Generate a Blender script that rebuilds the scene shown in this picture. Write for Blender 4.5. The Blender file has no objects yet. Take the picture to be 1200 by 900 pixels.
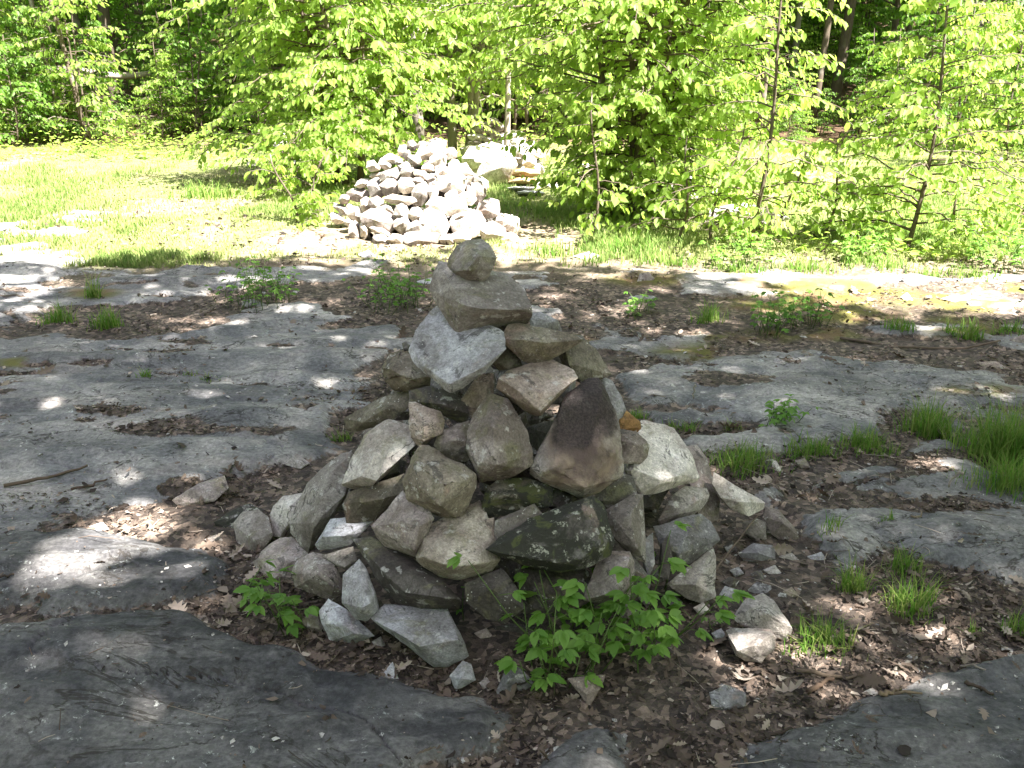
import bpy, bmesh, math, random
import numpy as np
from mathutils import Vector, Matrix

random.seed(7)
RNG = np.random.default_rng(11)
scene = bpy.context.scene
COL = scene.collection

# ------------------------------------------------------------------ camera
W0, H0, F0 = 1200.0, 900.0, 1100.0
CAM = np.array([0.0, 0.0, 1.6])
PITCH = math.radians(19.5)
cd = bpy.data.cameras.new('camera')
cam = bpy.data.objects.new('camera', cd)
COL.objects.link(cam)
cam.location = CAM
cam.rotation_euler = (math.pi / 2 - PITCH, 0, 0)
cd.sensor_width = 36.0
cd.lens = 36.0 * F0 / W0
cd.clip_start = 0.05
cd.clip_end = 2000
scene.camera = cam

def ray(px, py):
    x = (px - W0 / 2) / F0
    y = -(py - H0 / 2) / F0
    c, s = math.cos(PITCH), math.sin(PITCH)
    d = np.array([x, c + y * s, -s + y * c])
    return d / np.linalg.norm(d)

def gxy(px, py, z=0.0):
    """ground point seen at a photo position"""
    d = ray(px, py)
    t = (z - CAM[2]) / d[2]
    p = CAM + d * t
    return p[0], p[1]

def at_depth(px, py, Y):
    d = ray(px, py)
    return CAM + d * (Y / d[1])

# ------------------------------------------------------------------ light
SUN = np.array([0.50, -0.42, 1.0]); SUN /= np.linalg.norm(SUN)
sl = bpy.data.lights.new('sun', 'SUN')
sl.energy = 5.0
sl.angle = math.radians(0.53)
sl.color = (1.0, 0.945, 0.89)
so = bpy.data.objects.new('sun', sl)
so.rotation_euler = Vector(SUN).to_track_quat('Z', 'Y').to_euler()
so.location = (6, -6, 14)
COL.objects.link(so)
world = bpy.data.worlds.new('World')
scene.world = world
world.use_nodes = True
wn = world.node_tree
for n in list(wn.nodes): wn.nodes.remove(n)
sky = wn.nodes.new('ShaderNodeTexSky'); sky.sky_type = 'NISHITA'
sky.sun_disc = False
sky.sun_elevation = math.asin(SUN[2])
sky.sun_rotation = math.atan2(SUN[0], SUN[1])
sky.altitude = 200; sky.air_density = 1.0; sky.dust_density = 1.5; sky.ozone_density = 1.0
bg = wn.nodes.new('ShaderNodeBackground'); bg.inputs[1].default_value = 0.062
wo = wn.nodes.new('ShaderNodeOutputWorld')
hs = wn.nodes.new('ShaderNodeHueSaturation'); hs.inputs['Saturation'].default_value = 0.5
wn.links.new(sky.outputs[0], hs.inputs['Color']); mt = wn.nodes.new('ShaderNodeMix'); mt.data_type = 'RGBA'; mt.blend_type = 'MULTIPLY'; mt.inputs[0].default_value = 1.0
mt.inputs[7].default_value = (1.06, .965, 1.01, 1)
wn.links.new(hs.outputs[0], mt.inputs[6]); wn.links.new(mt.outputs[2], bg.inputs[0]); wn.links.new(bg.outputs[0], wo.inputs[0])
vs = scene.view_settings
vs.view_transform = 'Standard'; vs.look = 'None'; vs.gamma = 1.0; vs.use_curve_mapping = False
vs.exposure = 3.12
scene.render.engine = 'CYCLES'
cy = scene.cycles
cy.max_bounces = 6; cy.diffuse_bounces = 3; cy.transmission_bounces = 3; cy.glossy_bounces = 2
cy.use_denoising = True
cy.caustics_reflective = False; cy.caustics_refractive = False
cy.sample_clamp_indirect = 6.0

# ------------------------------------------------------------------ noise
def _h(ix, iy, iz, seed):
    h = (ix.astype(np.int64) * 374761393 + iy.astype(np.int64) * 668265263 + iz.astype(np.int64) * 2147483647 + seed * 974634533) & 0xffffffff
    h = ((h ^ (h >> 13)) * 1274126177) & 0xffffffff
    h = ((h ^ (h >> 16)) * 2246822519) & 0xffffffff
    return ((h ^ (h >> 15)) & 0xffffff) / float(0xffffff)

def vnoise(x, y, z=None, seed=0):
    x = np.asarray(x, float); y = np.asarray(y, float)
    z = np.zeros_like(x) if z is None else np.asarray(z, float)
    ix, iy, iz = np.floor(x), np.floor(y), np.floor(z)
    fx, fy, fz = x - ix, y - iy, z - iz
    fx = fx * fx * (3 - 2 * fx); fy = fy * fy * (3 - 2 * fy); fz = fz * fz * (3 - 2 * fz)
    r = 0
    for dz in (0, 1):
        wz = fz if dz else 1 - fz
        for dy in (0, 1):
            wy = fy if dy else 1 - fy
            for dx in (0, 1):
                wx = fx if dx else 1 - fx
                r = r + _h(ix + dx, iy + dy, iz + dz, seed) * wx * wy * wz
    return r * 2 - 1

def fbm(x, y, z=None, seed=0, oct=4, gain=0.5):
    a, r, f = 1.0, 0, 1.0
    for o in range(oct):
        r = r + a * vnoise(np.asarray(x) * f + o * 17.3, np.asarray(y) * f - o * 9.1, None if z is None else np.asarray(z) * f + o * 5.7, seed + o)
        a *= gain; f *= 2.03
    return r

def sstep(a, b, x):
    t = np.clip((x - a) / (b - a), 0, 1)
    return t * t * (3 - 2 * t)

# ------------------------------------------------------------------ mesh helpers
def build_mesh(name, verts, faces, tint=None, smooth=True):
    """faces: list of integer arrays (n,k)"""
    me = bpy.data.meshes.new(name)
    verts = np.asarray(verts, np.float32)
    me.vertices.add(len(verts))
    me.vertices.foreach_set('co', verts.ravel())
    faces = [np.asarray(f, np.int32) for f in faces if len(f)]
    nl = sum(f.size for f in faces); npoly = sum(len(f) for f in faces)
    me.loops.add(nl); me.polygons.add(npoly)
    me.loops.foreach_set('vertex_index', np.concatenate([f.ravel() for f in faces]))
    tot = np.concatenate([np.full(len(f), f.shape[1], np.int32) for f in faces])
    st = np.concatenate([[0], np.cumsum(tot)[:-1]]).astype(np.int32)
    me.polygons.foreach_set('loop_start', st)
    me.polygons.foreach_set('use_smooth', np.full(npoly, smooth, bool))
    me.update(calc_edges=True)
    if tint is not None:
        set_attr(me, 'tint', tint)
    me.validate()
    return me

def set_attr(me, name, arr):
    arr = np.asarray(arr, np.float32)
    if arr.ndim == 1: arr = np.stack([arr] * 3, 1)
    if arr.shape[1] == 3: arr = np.concatenate([arr, np.ones((len(arr), 1), np.float32)], 1)
    at = me.attributes.new(name, 'FLOAT_COLOR', 'POINT')
    at.data.foreach_set('color', arr.ravel())

class Buf:
    """collects strips and tubes into one mesh"""
    def __init__(self): self.v = []; self.f3 = []; self.f4 = []; self.n = 0; self.t = []
    def add(self, v, f3=None, f4=None, tint=0.5):
        v = np.asarray(v, float)
        self.v.append(v)
        if f3 is not None and len(f3): self.f3.append(np.asarray(f3) + self.n)
        if f4 is not None and len(f4): self.f4.append(np.asarray(f4) + self.n)
        self.t.append(np.broadcast_to(np.asarray(tint, float), (len(v),)) if np.ndim(tint) < 2 else tint)
        self.n += len(v)
    def tube(self, pts, rad, sides=6, tint=0.5):
        pts = np.asarray(pts, float); rad = np.broadcast_to(np.asarray(rad, float), (len(pts),))
        T = np.gradient(pts, axis=0); T /= np.linalg.norm(T, axis=1)[:, None] + 1e-9
        ref = np.array([0.31, 0.22, 0.1]) if abs(T[0, 2]) > 0.8 else np.array([0, 0, 1.0])
        A = np.cross(T, ref); A /= np.linalg.norm(A, axis=1)[:, None] + 1e-9
        B = np.cross(T, A)
        an = np.arange(sides) * 2 * math.pi / sides
        ring = pts[:, None, :] + rad[:, None, None] * (A[:, None, :] * np.cos(an)[None, :, None] + B[:, None, :] * np.sin(an)[None, :, None])
        n = len(pts)
        f = []
        for i in range(n - 1):
            for j in range(sides):
                k = (j + 1) % sides
                f.append((i * sides + j, i * sides + k, (i + 1) * sides + k, (i + 1) * sides + j))
        v = ring.reshape(-1, 3)
        v = np.concatenate([v, pts[:1], pts[-1:]])
        f3 = [(n * sides, (j + 1) % sides, j) for j in range(sides)]
        f3 += [(n * sides + 1, (n - 1) * sides + j, (n - 1) * sides + (j + 1) % sides) for j in range(sides)]
        self.add(v, f3, f, tint)
    def mesh(self, name, smooth=True):
        fs = []
        if self.f4: fs.append(np.concatenate(self.f4))
        if self.f3: fs.append(np.concatenate(self.f3))
        return build_mesh(name, np.concatenate(self.v), fs, np.concatenate(self.t), smooth)

def unit(a):
    a = np.asarray(a, float)
    return a / (np.linalg.norm(a, axis=-1, keepdims=True) + 1e-12)

def frames(U, Nn):
    """orthonormal frames: U along, W close to Nn"""
    U = unit(U)
    V = unit(np.cross(Nn, U)); Wv = np.cross(U, V)
    return U, V, Wv

def inst(tmpl, pos, U, V, Wv, size, curl=0.0):
    """place a template (k,3) at n frames -> (n*k,3)"""
    tmpl = np.asarray(tmpl, float)
    size = np.asarray(size, float).reshape(-1, 1, 1)
    t = np.broadcast_to(tmpl[None], (len(pos),) + tmpl.shape).copy()
    c = np.broadcast_to(np.asarray(curl, float), (len(pos),))[:, None]
    t[:, :, 2] += c * (t[:, :, 0] ** 2 + 1.6 * t[:, :, 1] ** 2)
    p = pos[:, None, :] + size * (t[:, :, :1] * U[:, None, :] + t[:, :, 1:2] * V[:, None, :] + t[:, :, 2:3] * Wv[:, None, :])
    return p.reshape(-1, 3)

def rep_faces(f, n, k):
    f = np.asarray(f)
    return (f[None] + (np.arange(n) * k)[:, None, None]).reshape(-1, f.shape[1])

LEAF = np.array([(0, 0, 0), (.25, .27, .05), (.62, .25, .06), (1, 0, -.06), (.62, -.25, .06), (.25, -.27, .05)])
LEAF_F = np.array([(0, 1, 2, 3), (0, 3, 4, 5)])

def leaf_mesh(name, pos, dirs, nor, size, tint, curl=-0.12):
    U, V, Wv = frames(dirs, nor)
    v = inst(LEAF, pos, U, V, Wv, size, curl)
    return build_mesh(name, v, [rep_faces(LEAF_F, len(pos), 6)], np.repeat(tint, 6, axis=0))

def link(name, me, mat=None, parent=None, loc=None, **props):
    o = bpy.data.objects.new(name, me)
    COL.objects.link(o)
    if mat is not None and me is not None and not len(me.materials): me.materials.append(mat)
    if parent is not None: o.parent = parent
    if loc is not None: o.location = loc
    for k, v in props.items(): o[k] = v
    return o

def thing(name, label, cat, loc=(0, 0, 0), rz=0.0, group=None, sc=1.0):
    o = bpy.data.objects.new(name, None)
    COL.objects.link(o)
    o.empty_display_size = 0.1
    o.location = loc; o.rotation_euler = (0, 0, rz); o.scale = (sc, sc, sc)
    o['label'] = label; o['category'] = cat
    if group: o['group'] = group
    return o

def copy_thing(root, loc, rz, sc, label=None):
    r = root.copy(); COL.objects.link(r)
    r.location = loc; r.rotation_euler = (0, 0, rz); r.scale = (sc, sc, sc)
    if label: r['label'] = label
    for ch in list(root.children):
        c = ch.copy(); COL.objects.link(c); c.parent = r
    return r

# ------------------------------------------------------------------ material helper
class NT:
    def __init__(self, name):
        self.m = bpy.data.materials.new(name); self.m.use_nodes = True
        self.t = self.m.node_tree
        for n in list(self.t.nodes): self.t.nodes.remove(n)
        self.out = self.n('ShaderNodeOutputMaterial')
    def n(self, typ, **kw):
        x = self.t.nodes.new(typ)
        for k, v in kw.items(): setattr(x, k, v)
        return x
    def put(self, sock, v):
        if isinstance(v, bpy.types.NodeSocket): self.t.links.new(v, sock)
        elif isinstance(v, (tuple, list)) and sock.type == 'RGBA' and len(v) == 3: sock.default_value = (*v, 1)
        else: sock.default_value = v
    def attr(self, name, kind='GEOMETRY'):
        return self.n('ShaderNodeAttribute', attribute_name=name, attribute_type=kind)
    def sep(self, c):
        s = self.n('ShaderNodeSeparateColor'); self.put(s.inputs[0], c); return s.outputs
    def math(self, op, a, b=0.0, clamp=False):
        x = self.n('ShaderNodeMath', operation=op, use_clamp=clamp)
        self.put(x.inputs[0], a); self.put(x.inputs[1], b); return x.outputs[0]
    def mix(self, f, a, b, blend='MIX'):
        x = self.n('ShaderNodeMix', data_type='RGBA', blend_type=blend)
        self.put(x.inputs[0], f); self.put(x.inputs[6], a); self.put(x.inputs[7], b); return x.outputs[2]
    def rng(self, v, a, b, c=0.0, d=1.0, smooth=True):
        x = self.n('ShaderNodeMapRange', interpolation_type='SMOOTHSTEP' if smooth else 'LINEAR')
        for i, q in enumerate((v, a, b, c, d)): self.put(x.inputs[i], q)
        return x.outputs[0]
    def coord(self, kind='Object', scale=(1, 1, 1), loc=None, rot=(0, 0, 0)):
        tc = self.n('ShaderNodeTexCoord')
        mp = self.n('ShaderNodeMapping')
        self.put(mp.inputs['Vector'], tc.outputs[kind]); mp.inputs['Scale'].default_value = scale
        mp.inputs['Rotation'].default_value = rot
        if loc is not None: self.put(mp.inputs['Location'], loc)
        return mp.outputs[0]
    def noise(self, v, scale, detail=4, rough=0.55, dist=0.0):
        x = self.n('ShaderNodeTexNoise'); self.put(x.inputs['Vector'], v)
        x.inputs['Scale'].default_value = scale; x.inputs['Detail'].default_value = detail
        x.inputs['Roughness'].default_value = rough; x.inputs['Distortion'].default_value = dist
        return x.outputs[0]
    def voro(self, v, scale, feature='F1'):
        x = self.n('ShaderNodeTexVoronoi', feature=feature); self.put(x.inputs['Vector'], v)
        x.inputs['Scale'].default_value = scale; return x.outputs
    def bump(self, h, strength, dist, normal=None):
        x = self.n('ShaderNodeBump'); self.put(x.inputs['Height'], h)
        x.inputs['Strength'].default_value = strength; x.inputs['Distance'].default_value = dist
        if normal is not None: self.put(x.inputs['Normal'], normal)
        return x.outputs[0]
    def principled(self, col, rough=0.8, normal=None, spec=0.3):
        p = self.n('ShaderNodeBsdfPrincipled')
        self.put(p.inputs['Base Color'], col); self.put(p.inputs['Roughness'], rough)
        p.inputs['Specular IOR Level'].default_value = spec
        if normal is not None: self.put(p.inputs['Normal'], normal)
        self.t.links.new(p.outputs[0], self.out.inputs[0])
        return p
    def leafy(self, col, tcol, f=0.45, rough=0.45, spec=0.25):
        p = self.principled(col, rough, None, spec)
        tr = self.n('ShaderNodeBsdfTranslucent'); self.put(tr.inputs[0], tcol)
        mx = self.n('ShaderNodeMixShader'); mx.inputs[0].default_value = f
        self.t.links.new(p.outputs[0], mx.inputs[1]); self.t.links.new(tr.outputs[0], mx.inputs[2])
        self.t.links.new(mx.outputs[0], self.out.inputs[0])

def leaf_material(name, c1, c2, t1, t2, f=0.45, spec=0.25):
    k = NT(name)
    r = k.sep(k.attr('tint').outputs[0])[0]
    k.leafy(k.mix(r, c1, c2), k.mix(r, t1, t2), f, 0.5, spec)
    return k.m

M_LEAF = leaf_material('spring_leaf', (.12, .20, .03), (.22, .30, .075), (.36, .58, .06), (.58, .72, .17), .58)
M_FOREST = leaf_material('forest_leaf', (.06, .13, .017), (.12, .21, .03), (.16, .38, .03), (.30, .50, .06))
M_WEED = leaf_material('weed_leaf', (.09, .20, .03), (.17, .30, .055), (.17, .40, .04), (.30, .52, .08), 0.4, 0.3)
M_GRASS = leaf_material('grass_blade', (.07, .17, .02), (.24, .26, .085), (.12, .33, .03), (.30, .40, .10), 0.4, 0.1)
M_DRYGRASS = leaf_material('meadow_grass', (.10, .18, .035), (.30, .30, .13), (.14, .32, .05), (.38, .40, .15), 0.35, 0.1)

k = NT('dead_leaf')
tc = k.sep(k.attr('tint').outputs[0])
c = k.mix(k.rng(tc[0], 0.0, 0.5), (.024, .019, .016), (.14, .105, .082))
c = k.mix(k.rng(tc[0], 0.55, 1.0), c, (.42, .355, .295))
k.leafy(c, k.mix(0.5, c, (.18, .10, .06)), 0.1, 0.7, 0.15)
M_DEAD = k.m

k = NT('bark')
v = k.coord('Object', (1, 1, .22))
n1 = k.noise(v, 26, 5, .65); n2 = k.noise(k.coord('Object'), 3.0, 3)
c = k.mix(n1, (.035, .028, .022), (.16, .125, .095))
c = k.mix(k.rng(n2, .5, .75), c, (.22, .20, .17))
k.principled(c, .9, k.bump(n1, .7, .02), .1)
M_BARK = k.m
k = NT('pale_bark')
n1 = k.noise(k.coord('Object', (1, 1, .4)), 14, 5, .6)
c = k.mix(n1, (.12, .10, .08), (.33, .29, .25))
k.principled(c, .85, k.bump(n1, .4, .01), .15)
M_PALEBARK = k.m
k = NT('twig_wood')
n1 = k.noise(k.coord('Object'), 30, 4)
oi = k.n('ShaderNodeObjectInfo')
c = k.mix(n1, (.05, .036, .026), oi.outputs['Color'])
k.principled(c, .85, k.bump(n1, .4, .004), .15)
M_TWIG = k.m
k = NT('green_stem')
k.principled((.08, .13, .03), .6)
M_STEM = k.m

# stone: the object's own colour, grain, stains, lichen
def stone_material(name, special=None):
    k = NT(name)
    oi = k.n('ShaderNodeObjectInfo')
    off = k.n('ShaderNodeVectorMath', operation='SCALE')
    cmb = k.n('ShaderNodeCombineXYZ')
    for i in range(3): k.put(cmb.inputs[i], oi.outputs['Random'])
    k.put(off.inputs[0], cmb.outputs[0]); off.inputs['Scale'].default_value = 37.0
    v = k.coord('Object', (1, 1, 1), off.outputs[0])
    big = k.noise(v, 5.5, 4, .6, .4)
    mid = k.noise(v, 22, 5, .65)
    fine = k.noise(v, 150, 3, .7)
    base = oi.outputs['Color']
    c = k.mix(k.rng(big, .36, .66), k.mix(1.0, base, (.66, .61, .57), 'MULTIPLY'), k.mix(1.0, base, (1.32, 1.29, 1.27), 'MULTIPLY'))
    c = k.mix(k.math('MULTIPLY', k.rng(k.noise(v, 8.3, 5, .65, .6), .54, .66), .5), c, (.17, .165, .085))      # algae film
    c = k.mix(k.math('MULTIPLY', k.rng(k.noise(v, 6.1, 4, .6, .9), .6, .72), .55), c, (.30, .21, .17))        # iron / pink tones
    c = k.mix(k.math('MULTIPLY', k.rng(k.noise(v, 12.7, 6, .7, .5), .60, .64), .65), c, (.05, .046, .044))    # dark stains
    c = k.mix(k.math('MULTIPLY', k.rng(mid, .585, .64), .42), c, (.60, .59, .56))                            # mineral bloom
    vo = k.voro(v, 75)
    spk = k.math('MULTIPLY', k.rng(vo[0], .20, .10), k.rng(k.noise(v, 17, 3), .55, .62))
    c = k.mix(k.math('MULTIPLY', spk, .7), c, (.66, .66, .6))
    vd = k.voro(v, 120)
    pit = k.math('MULTIPLY', k.rng(vd[0], .22, .12), k.rng(k.noise(v, 25, 2), .5, .6))
    c = k.mix(k.math('MULTIPLY', pit, .6), c, (.04, .04, .04))
    c = k.mix(1.0, c, k.mix(k.rng(fine, .3, .7), (.74, .74, .74), (1.26, 1.26, 1.26)), 'MULTIPLY')
    c = k.mix(1.0, c, k.mix(k.rng(k.noise(v, 48, 5, .7, .3), .34, .66), (.80, .79, .78), (1.2, 1.2, 1.2)), 'MULTIPLY')
    geo = k.n('ShaderNodeNewGeometry')
    edge = k.math('MULTIPLY', k.rng(geo.outputs['Pointiness'], .515, .57), k.rng(k.noise(v, 30, 4, .7), .42, .58))
    c = k.mix(k.math('MULTIPLY', edge, .55), c, (.62, .60, .56))
    crn = k.noise(v, 4.0, 5, .6, 1.2)
    crack = k.rng(k.math('ABSOLUTE', k.math('SUBTRACT', crn, .5)), .010, .002)
    crack = k.math('MULTIPLY', crack, k.rng(big, .5, .6))
    c = k.mix(k.math('MULTIPLY', crack, .75), c, (.05, .045, .04))
    if special == 'scorched':
        g = k.sep(k.attr('tint').outputs[0])
        red = k.mix(k.rng(k.noise(v, 11, 5, .65), .35, .65), (.12, .085, .08), (.33, .25, .19))
        c = k.mix(k.math('MULTIPLY', g[1], .92), c, red)
        c = k.mix(k.math('MULTIPLY', k.rng(k.math('ADD', g[0], k.math('MULTIPLY', k.math('SUBTRACT', mid, .5), .7)), 0.12, .6), .93), c, k.mix(k.rng(fine, .35, .65), (.02, .016, .016), (.06, .045, .045)))
    if special == 'mossy':
        c = k.mix(k.rng(k.noise(v, 9, 5, .7, .5), .40, .50), c, (.035, .035, .028))
        c = k.mix(k.math('MULTIPLY', k.rng(k.noise(v, 14, 5, .7, .5), .54, .64), .8), c, (.085, .095, .035))
        c = k.mix(k.math('MULTIPLY', k.rng(k.noise(v, 34, 4, .7), .58, .66), .7), c, (.45, .45, .38))
    hgt = k.math('SUBTRACT', k.math('ADD', k.math('MULTIPLY', mid, .9), k.math('MULTIPLY', fine, .35)), k.math('MULTIPLY', crack, .25))
    nb = k.bump(hgt, .6, .014)
    k.principled(c, k.rng(fine, .2, .9, .75, .95), nb, .25)
    return k.m
M_STONE = stone_material('stone')
M_SCORCH = stone_material('scorched_stone', 'scorched')
M_MOSSY = stone_material('mossy_stone', 'mossy')
# ------------------------------------------------------------------ ground
ROCK_PX = [
 (1, 1.0, [(-300,735),(0,740),(110,735),(200,735),(260,765),(330,790),(380,800),(460,812),(520,818),(582,835),(555,865),(500,893),(440,960),(-300,1000)]),
 (1, .9, [(-300,634),(0,628),(60,624),(130,631),(200,650),(235,672),(248,695),(235,715),(150,722),(80,725),(40,715),(-300,715)]),
 (.25, .6, [(-400,470),(0,455),(170,450),(330,470),(385,478),(375,500),(390,530),(375,545),(330,550),(290,565),(200,585),(130,602),(100,622),(-400,632)]),
 (.15, .4, [(-400,385),(0,395),(150,392),(200,385),(330,388),(480,390),(470,410),(440,440),(400,470),(300,465),(200,440),(100,450),(-400,450)]),
 (0, .4, [(-400,300),(0,288),(60,295),(110,310),(60,330),(80,350),(0,385),(-400,370)]),
 (0, .4, [(130,325),(250,318),(380,312),(440,305),(430,320),(330,330),(260,345),(150,350),(110,340)]),
 (.1, .5, [(720,440),(800,425),(870,430),(940,415),(1010,430),(1080,440),(1120,450),(1040,480),(1040,515),(960,520),(900,500),(840,480),(740,470)]),
 (.35, .7, [(750,485),(860,480),(872,490),(770,497)]),
 (.35, .7, [(790,515),(900,508),(1010,510),(1000,520),(940,528),(860,532),(790,527)]),
 (.45, .7, [(845,575),(905,568),(915,590),(1010,562),(1080,540),(1150,550),(1200,575),(1300,600),(1300,650),(1190,680),(1110,660),(1060,640),(960,665),(940,640),(925,610)]),
 (.35, .7, [(1085,530),(1120,525),(1152,545),(1140,560),(1060,552)]),
 (.9, .9, [(1090,800),(1140,780),(1200,772),(1400,780),(1400,1000),(840,1000),(860,890),(910,868),(960,855),(1020,835)]),
 (.9, .9, [(560,1000),(600,905),(640,872),(690,858),(735,872),(720,900),(700,1000)]),
 (0, .4, [(800,328),(870,322),(890,330),(870,345),(810,345)]),
 (0, .4, [(880,345),(930,338),(980,345),(960,354),(900,356)]),
 (0, .4, [(985,322),(1060,324),(1100,332),(1040,334)]),
 (.2, .5, [(-400,430),(60,440),(240,452),(330,462),(360,485),(-400,500)]),
 (.2, .5, [(840,425),(960,410),(1030,420),(1110,432),(1180,440),(1190,470),(1120,480),(1040,470)]),
 (.3, .5, [(-400,585),(60,588),(150,596),(100,612),(40,625),(-400,640)]),
 (0, .4, [(690,388),(760,400),(830,395),(800,422),(720,415)]),
 (0, .3, [(80,248),(130,250),(125,264),(85,262)]),
 (0, .3, [(-100,268),(20,262),(90,268),(80,278),(-100,278)]),
 (0, .3, [(1090,345),(1140,340),(1200,352),(1200,372),(1120,360)]),
]
ROCKS = [(dk, hh, np.array([gxy(*p) for p in poly])) for dk, hh, poly in ROCK_PX]
MOSS_PX = [(960,338,120,12),(1180,345,60,12),(760,330,60,8),(980,392,90,10),(130,300,50,6),(840,332,60,10),(1010,340,110,14),(1150,360,90,12),(900,362,80,10),(1090,352,80,12),(960,352,150,20),(880,335,60,9),(1120,385,70,14),(820,412,70,12),(60,437,50,7),(1000,372,80,12),(20,432,30,7),(70,620,18,5),(660,400,40,8),(880,395,70,10),(1150,465,60,10),(110,345,40,8)]

def poly_sd(x, y, P):
    """signed distance, positive inside"""
    d = np.full(x.shape, 1e9); ins = np.zeros(x.shape, bool)
    n = len(P)
    for i in range(n):
        a = P[i]; b = P[(i + 1) % n]
        ex, ey = b - a
        wx, wy = x - a[0], y - a[1]
        t = np.clip((wx * ex + wy * ey) / (ex * ex + ey * ey), 0, 1)
        d = np.minimum(d, (wx - t * ex) ** 2 + (wy - t * ey) ** 2)
        c = ((a[1] > y) != (b[1] > y)) & (x < ex * (y - a[1]) / (ey + 1e-12) + a[0])
        ins ^= c
    return np.where(ins, 1, -1) * np.sqrt(d)

def project(x, y, z=0.0):
    c, s = math.cos(PITCH), math.sin(PITCH)
    dx, dy, dz = x - CAM[0], y - CAM[1], z - CAM[2]
    dep = dy * c - dz * s
    up = dy * s + dz * c
    dep = np.where(np.abs(dep) < 1e-3, 1e-3, dep)
    return W0 / 2 + F0 * dx / dep, H0 / 2 - F0 * up / dep, dep

def ground_eval(x, y):
    x = np.asarray(x, float); y = np.asarray(y, float)
    wamp = np.clip(0.025 * np.abs(y) - 0.01, 0.02, 0.25)
    wx = x + wamp * fbm(x * 2.2, y * 2.2, seed=3, oct=4, gain=.6)
    wy = y + wamp * fbm(x * 2.2, y * 2.2, seed=9, oct=4, gain=.6)
    rock = np.zeros_like(x); dark = np.zeros_like(x); hr = np.zeros_like(x)
    near = (y > 0.3) & (y < 13) & (np.abs(x) < 14)
    xs, ys = wx[near], wy[near]
    r_ = np.zeros_like(xs); d_ = np.zeros_like(xs); h_ = np.zeros_like(xs)
    for dk, hh, P in ROCKS:
        sd = poly_sd(xs, ys, P)
        sc = np.clip(ys * 0.02, .03, .14)
        m = sstep(-1, 1, sd / sc)
        r_ = np.maximum(r_, m); d_ = np.maximum(d_, m * dk)
        h_ = np.maximum(h_, hh * (0.045 * sstep(-.02, .05, sd) + .035 * sstep(0, .4, sd)))
    rock[near], dark[near], hr[near] = r_, d_, h_
    # litter gathered in hollows of the bedrock
    hol = fbm(x * 1.1, y * 2.6, seed=21, oct=4)
    dep = sstep(np.where(x < -.2, .75, .55), np.where(x < -.2, .95, .75), hol) * sstep(2.9, 3.6, y) * sstep(8, 6, y)
    rock = rock * (1 - dep * .9)
    pk = fbm(x * 3.2 + 3, y * 6.5, seed=24, oct=4)
    rock = rock * (1 - .92 * sstep(.56, .70, pk) * sstep(2.6, 3.2, y) * sstep(9, 7, y))
    # stray outcrops in the litter belt
    oc = sstep(.34, .5, fbm(x * 1.3 + 7, y * 3.1, seed=31, oct=4)) * sstep(3.6, 4.4, y) * sstep(7.6, 6.6, y)
    rock = np.maximum(rock, oc * .9); hr = np.maximum(hr, oc * .02)
    base = 0.02 * fbm(x * .35, y * .35, seed=5, oct=2) + 0.0
    strata = .022 * fbm(x * .9, y * 4.5, seed=6, oct=4, gain=.55) + .010 * fbm(x * 4, y * 9, seed=8, oct=4)
    ledge = .012 * np.abs(vnoise(x * .8 + .8 * vnoise(x, y, seed=44), y * 3.1, seed=45))
    cr = np.abs(fbm(x * 1.3, y * 3.2, seed=47, oct=3)); crack = -.014 * sstep(.035, 0.0, cr)
    lit = .012 * fbm(x * 7, y * 7, seed=12, oct=4)
    h = base + hr + rock * (strata + ledge + crack) + (1 - rock) * lit
    far = sstep(16, 70, y)
    h = h + far * 9.0 + sstep(17, 30, y) * .5 * fbm(x * .2, y * .2, seed=14, oct=3)
    grass = sstep(6.9, 8.0, y + .5 * fbm(x * .6, y * .8, seed=15)) * sstep(-.5, .25, fbm(x * .9, y * .6, seed=16, oct=4) + .3)
    px, py, dp = project(x, y)
    moss = np.zeros_like(x)
    for mx, my, rx, ry in MOSS_PX:
        moss = np.maximum(moss, sstep(1.25, .3, np.hypot((px - mx) / rx, (py - my) / ry)) * (dp > .5))
    moss = moss * sstep(-.45, .3, fbm(x * 4, y * 4, seed=18, oct=4))
    forest = sstep(15.5, 18.5, y)
    return h, rock, dark, moss, grass, forest

def gz(x, y):
    return float(ground_eval(np.array([x]), np.array([y]))[0][0])

rr = np.concatenate([[.02, .3, .6, .85, 1.05], np.geomspace(1.2, 14, 430), np.geomspace(14.3, 420, 60)])
aa = np.concatenate([np.linspace(-180, -42, 24)[:-1], np.linspace(-42, 42, 540), np.linspace(42, 180, 24)[1:-1]])
A, R = np.meshgrid(np.radians(aa), rr)
gx, gy = (R * np.sin(A)).ravel(), (R * np.cos(A)).ravel()
gh, grock, gdark, gmoss, ggrass, gforest = ground_eval(gx, gy)
na, nr = len(aa), len(rr)
I = np.arange(nr * na).reshape(nr, na)
I2 = np.concatenate([I, I[:, :1]], 1)
gf = np.stack([I2[:-1, :-1], I2[:-1, 1:], I2[1:, 1:], I2[1:, :-1]], -1).reshape(-1, 4)[:, ::-1]
cap = np.stack([I2[0, :-1], I2[0, 1:], np.full(na, nr * na)], -1)[:, ::-1]
gv = np.stack([gx, gy, gh], 1)
gv = np.concatenate([gv, [[0, 0, gh[0]]]])
gme = build_mesh('ground', gv, [gf, cap])
def app(a): return np.concatenate([a, a[:1]])
set_attr(gme, 'mask', np.stack([app(grock), app(gmoss), app(gdark)], 1))
set_attr(gme, 'mask_far', np.stack([app(ggrass), app(gforest), app(gforest)], 1))
k = NT('ground')
m1 = k.sep(k.attr('mask').outputs[0]); m2 = k.sep(k.attr('mask_far').outputs[0])
v = k.coord('Object'); vs_ = k.coord('Object', (1, 1.8, 1), rot=(0, 0, .12))
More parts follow.
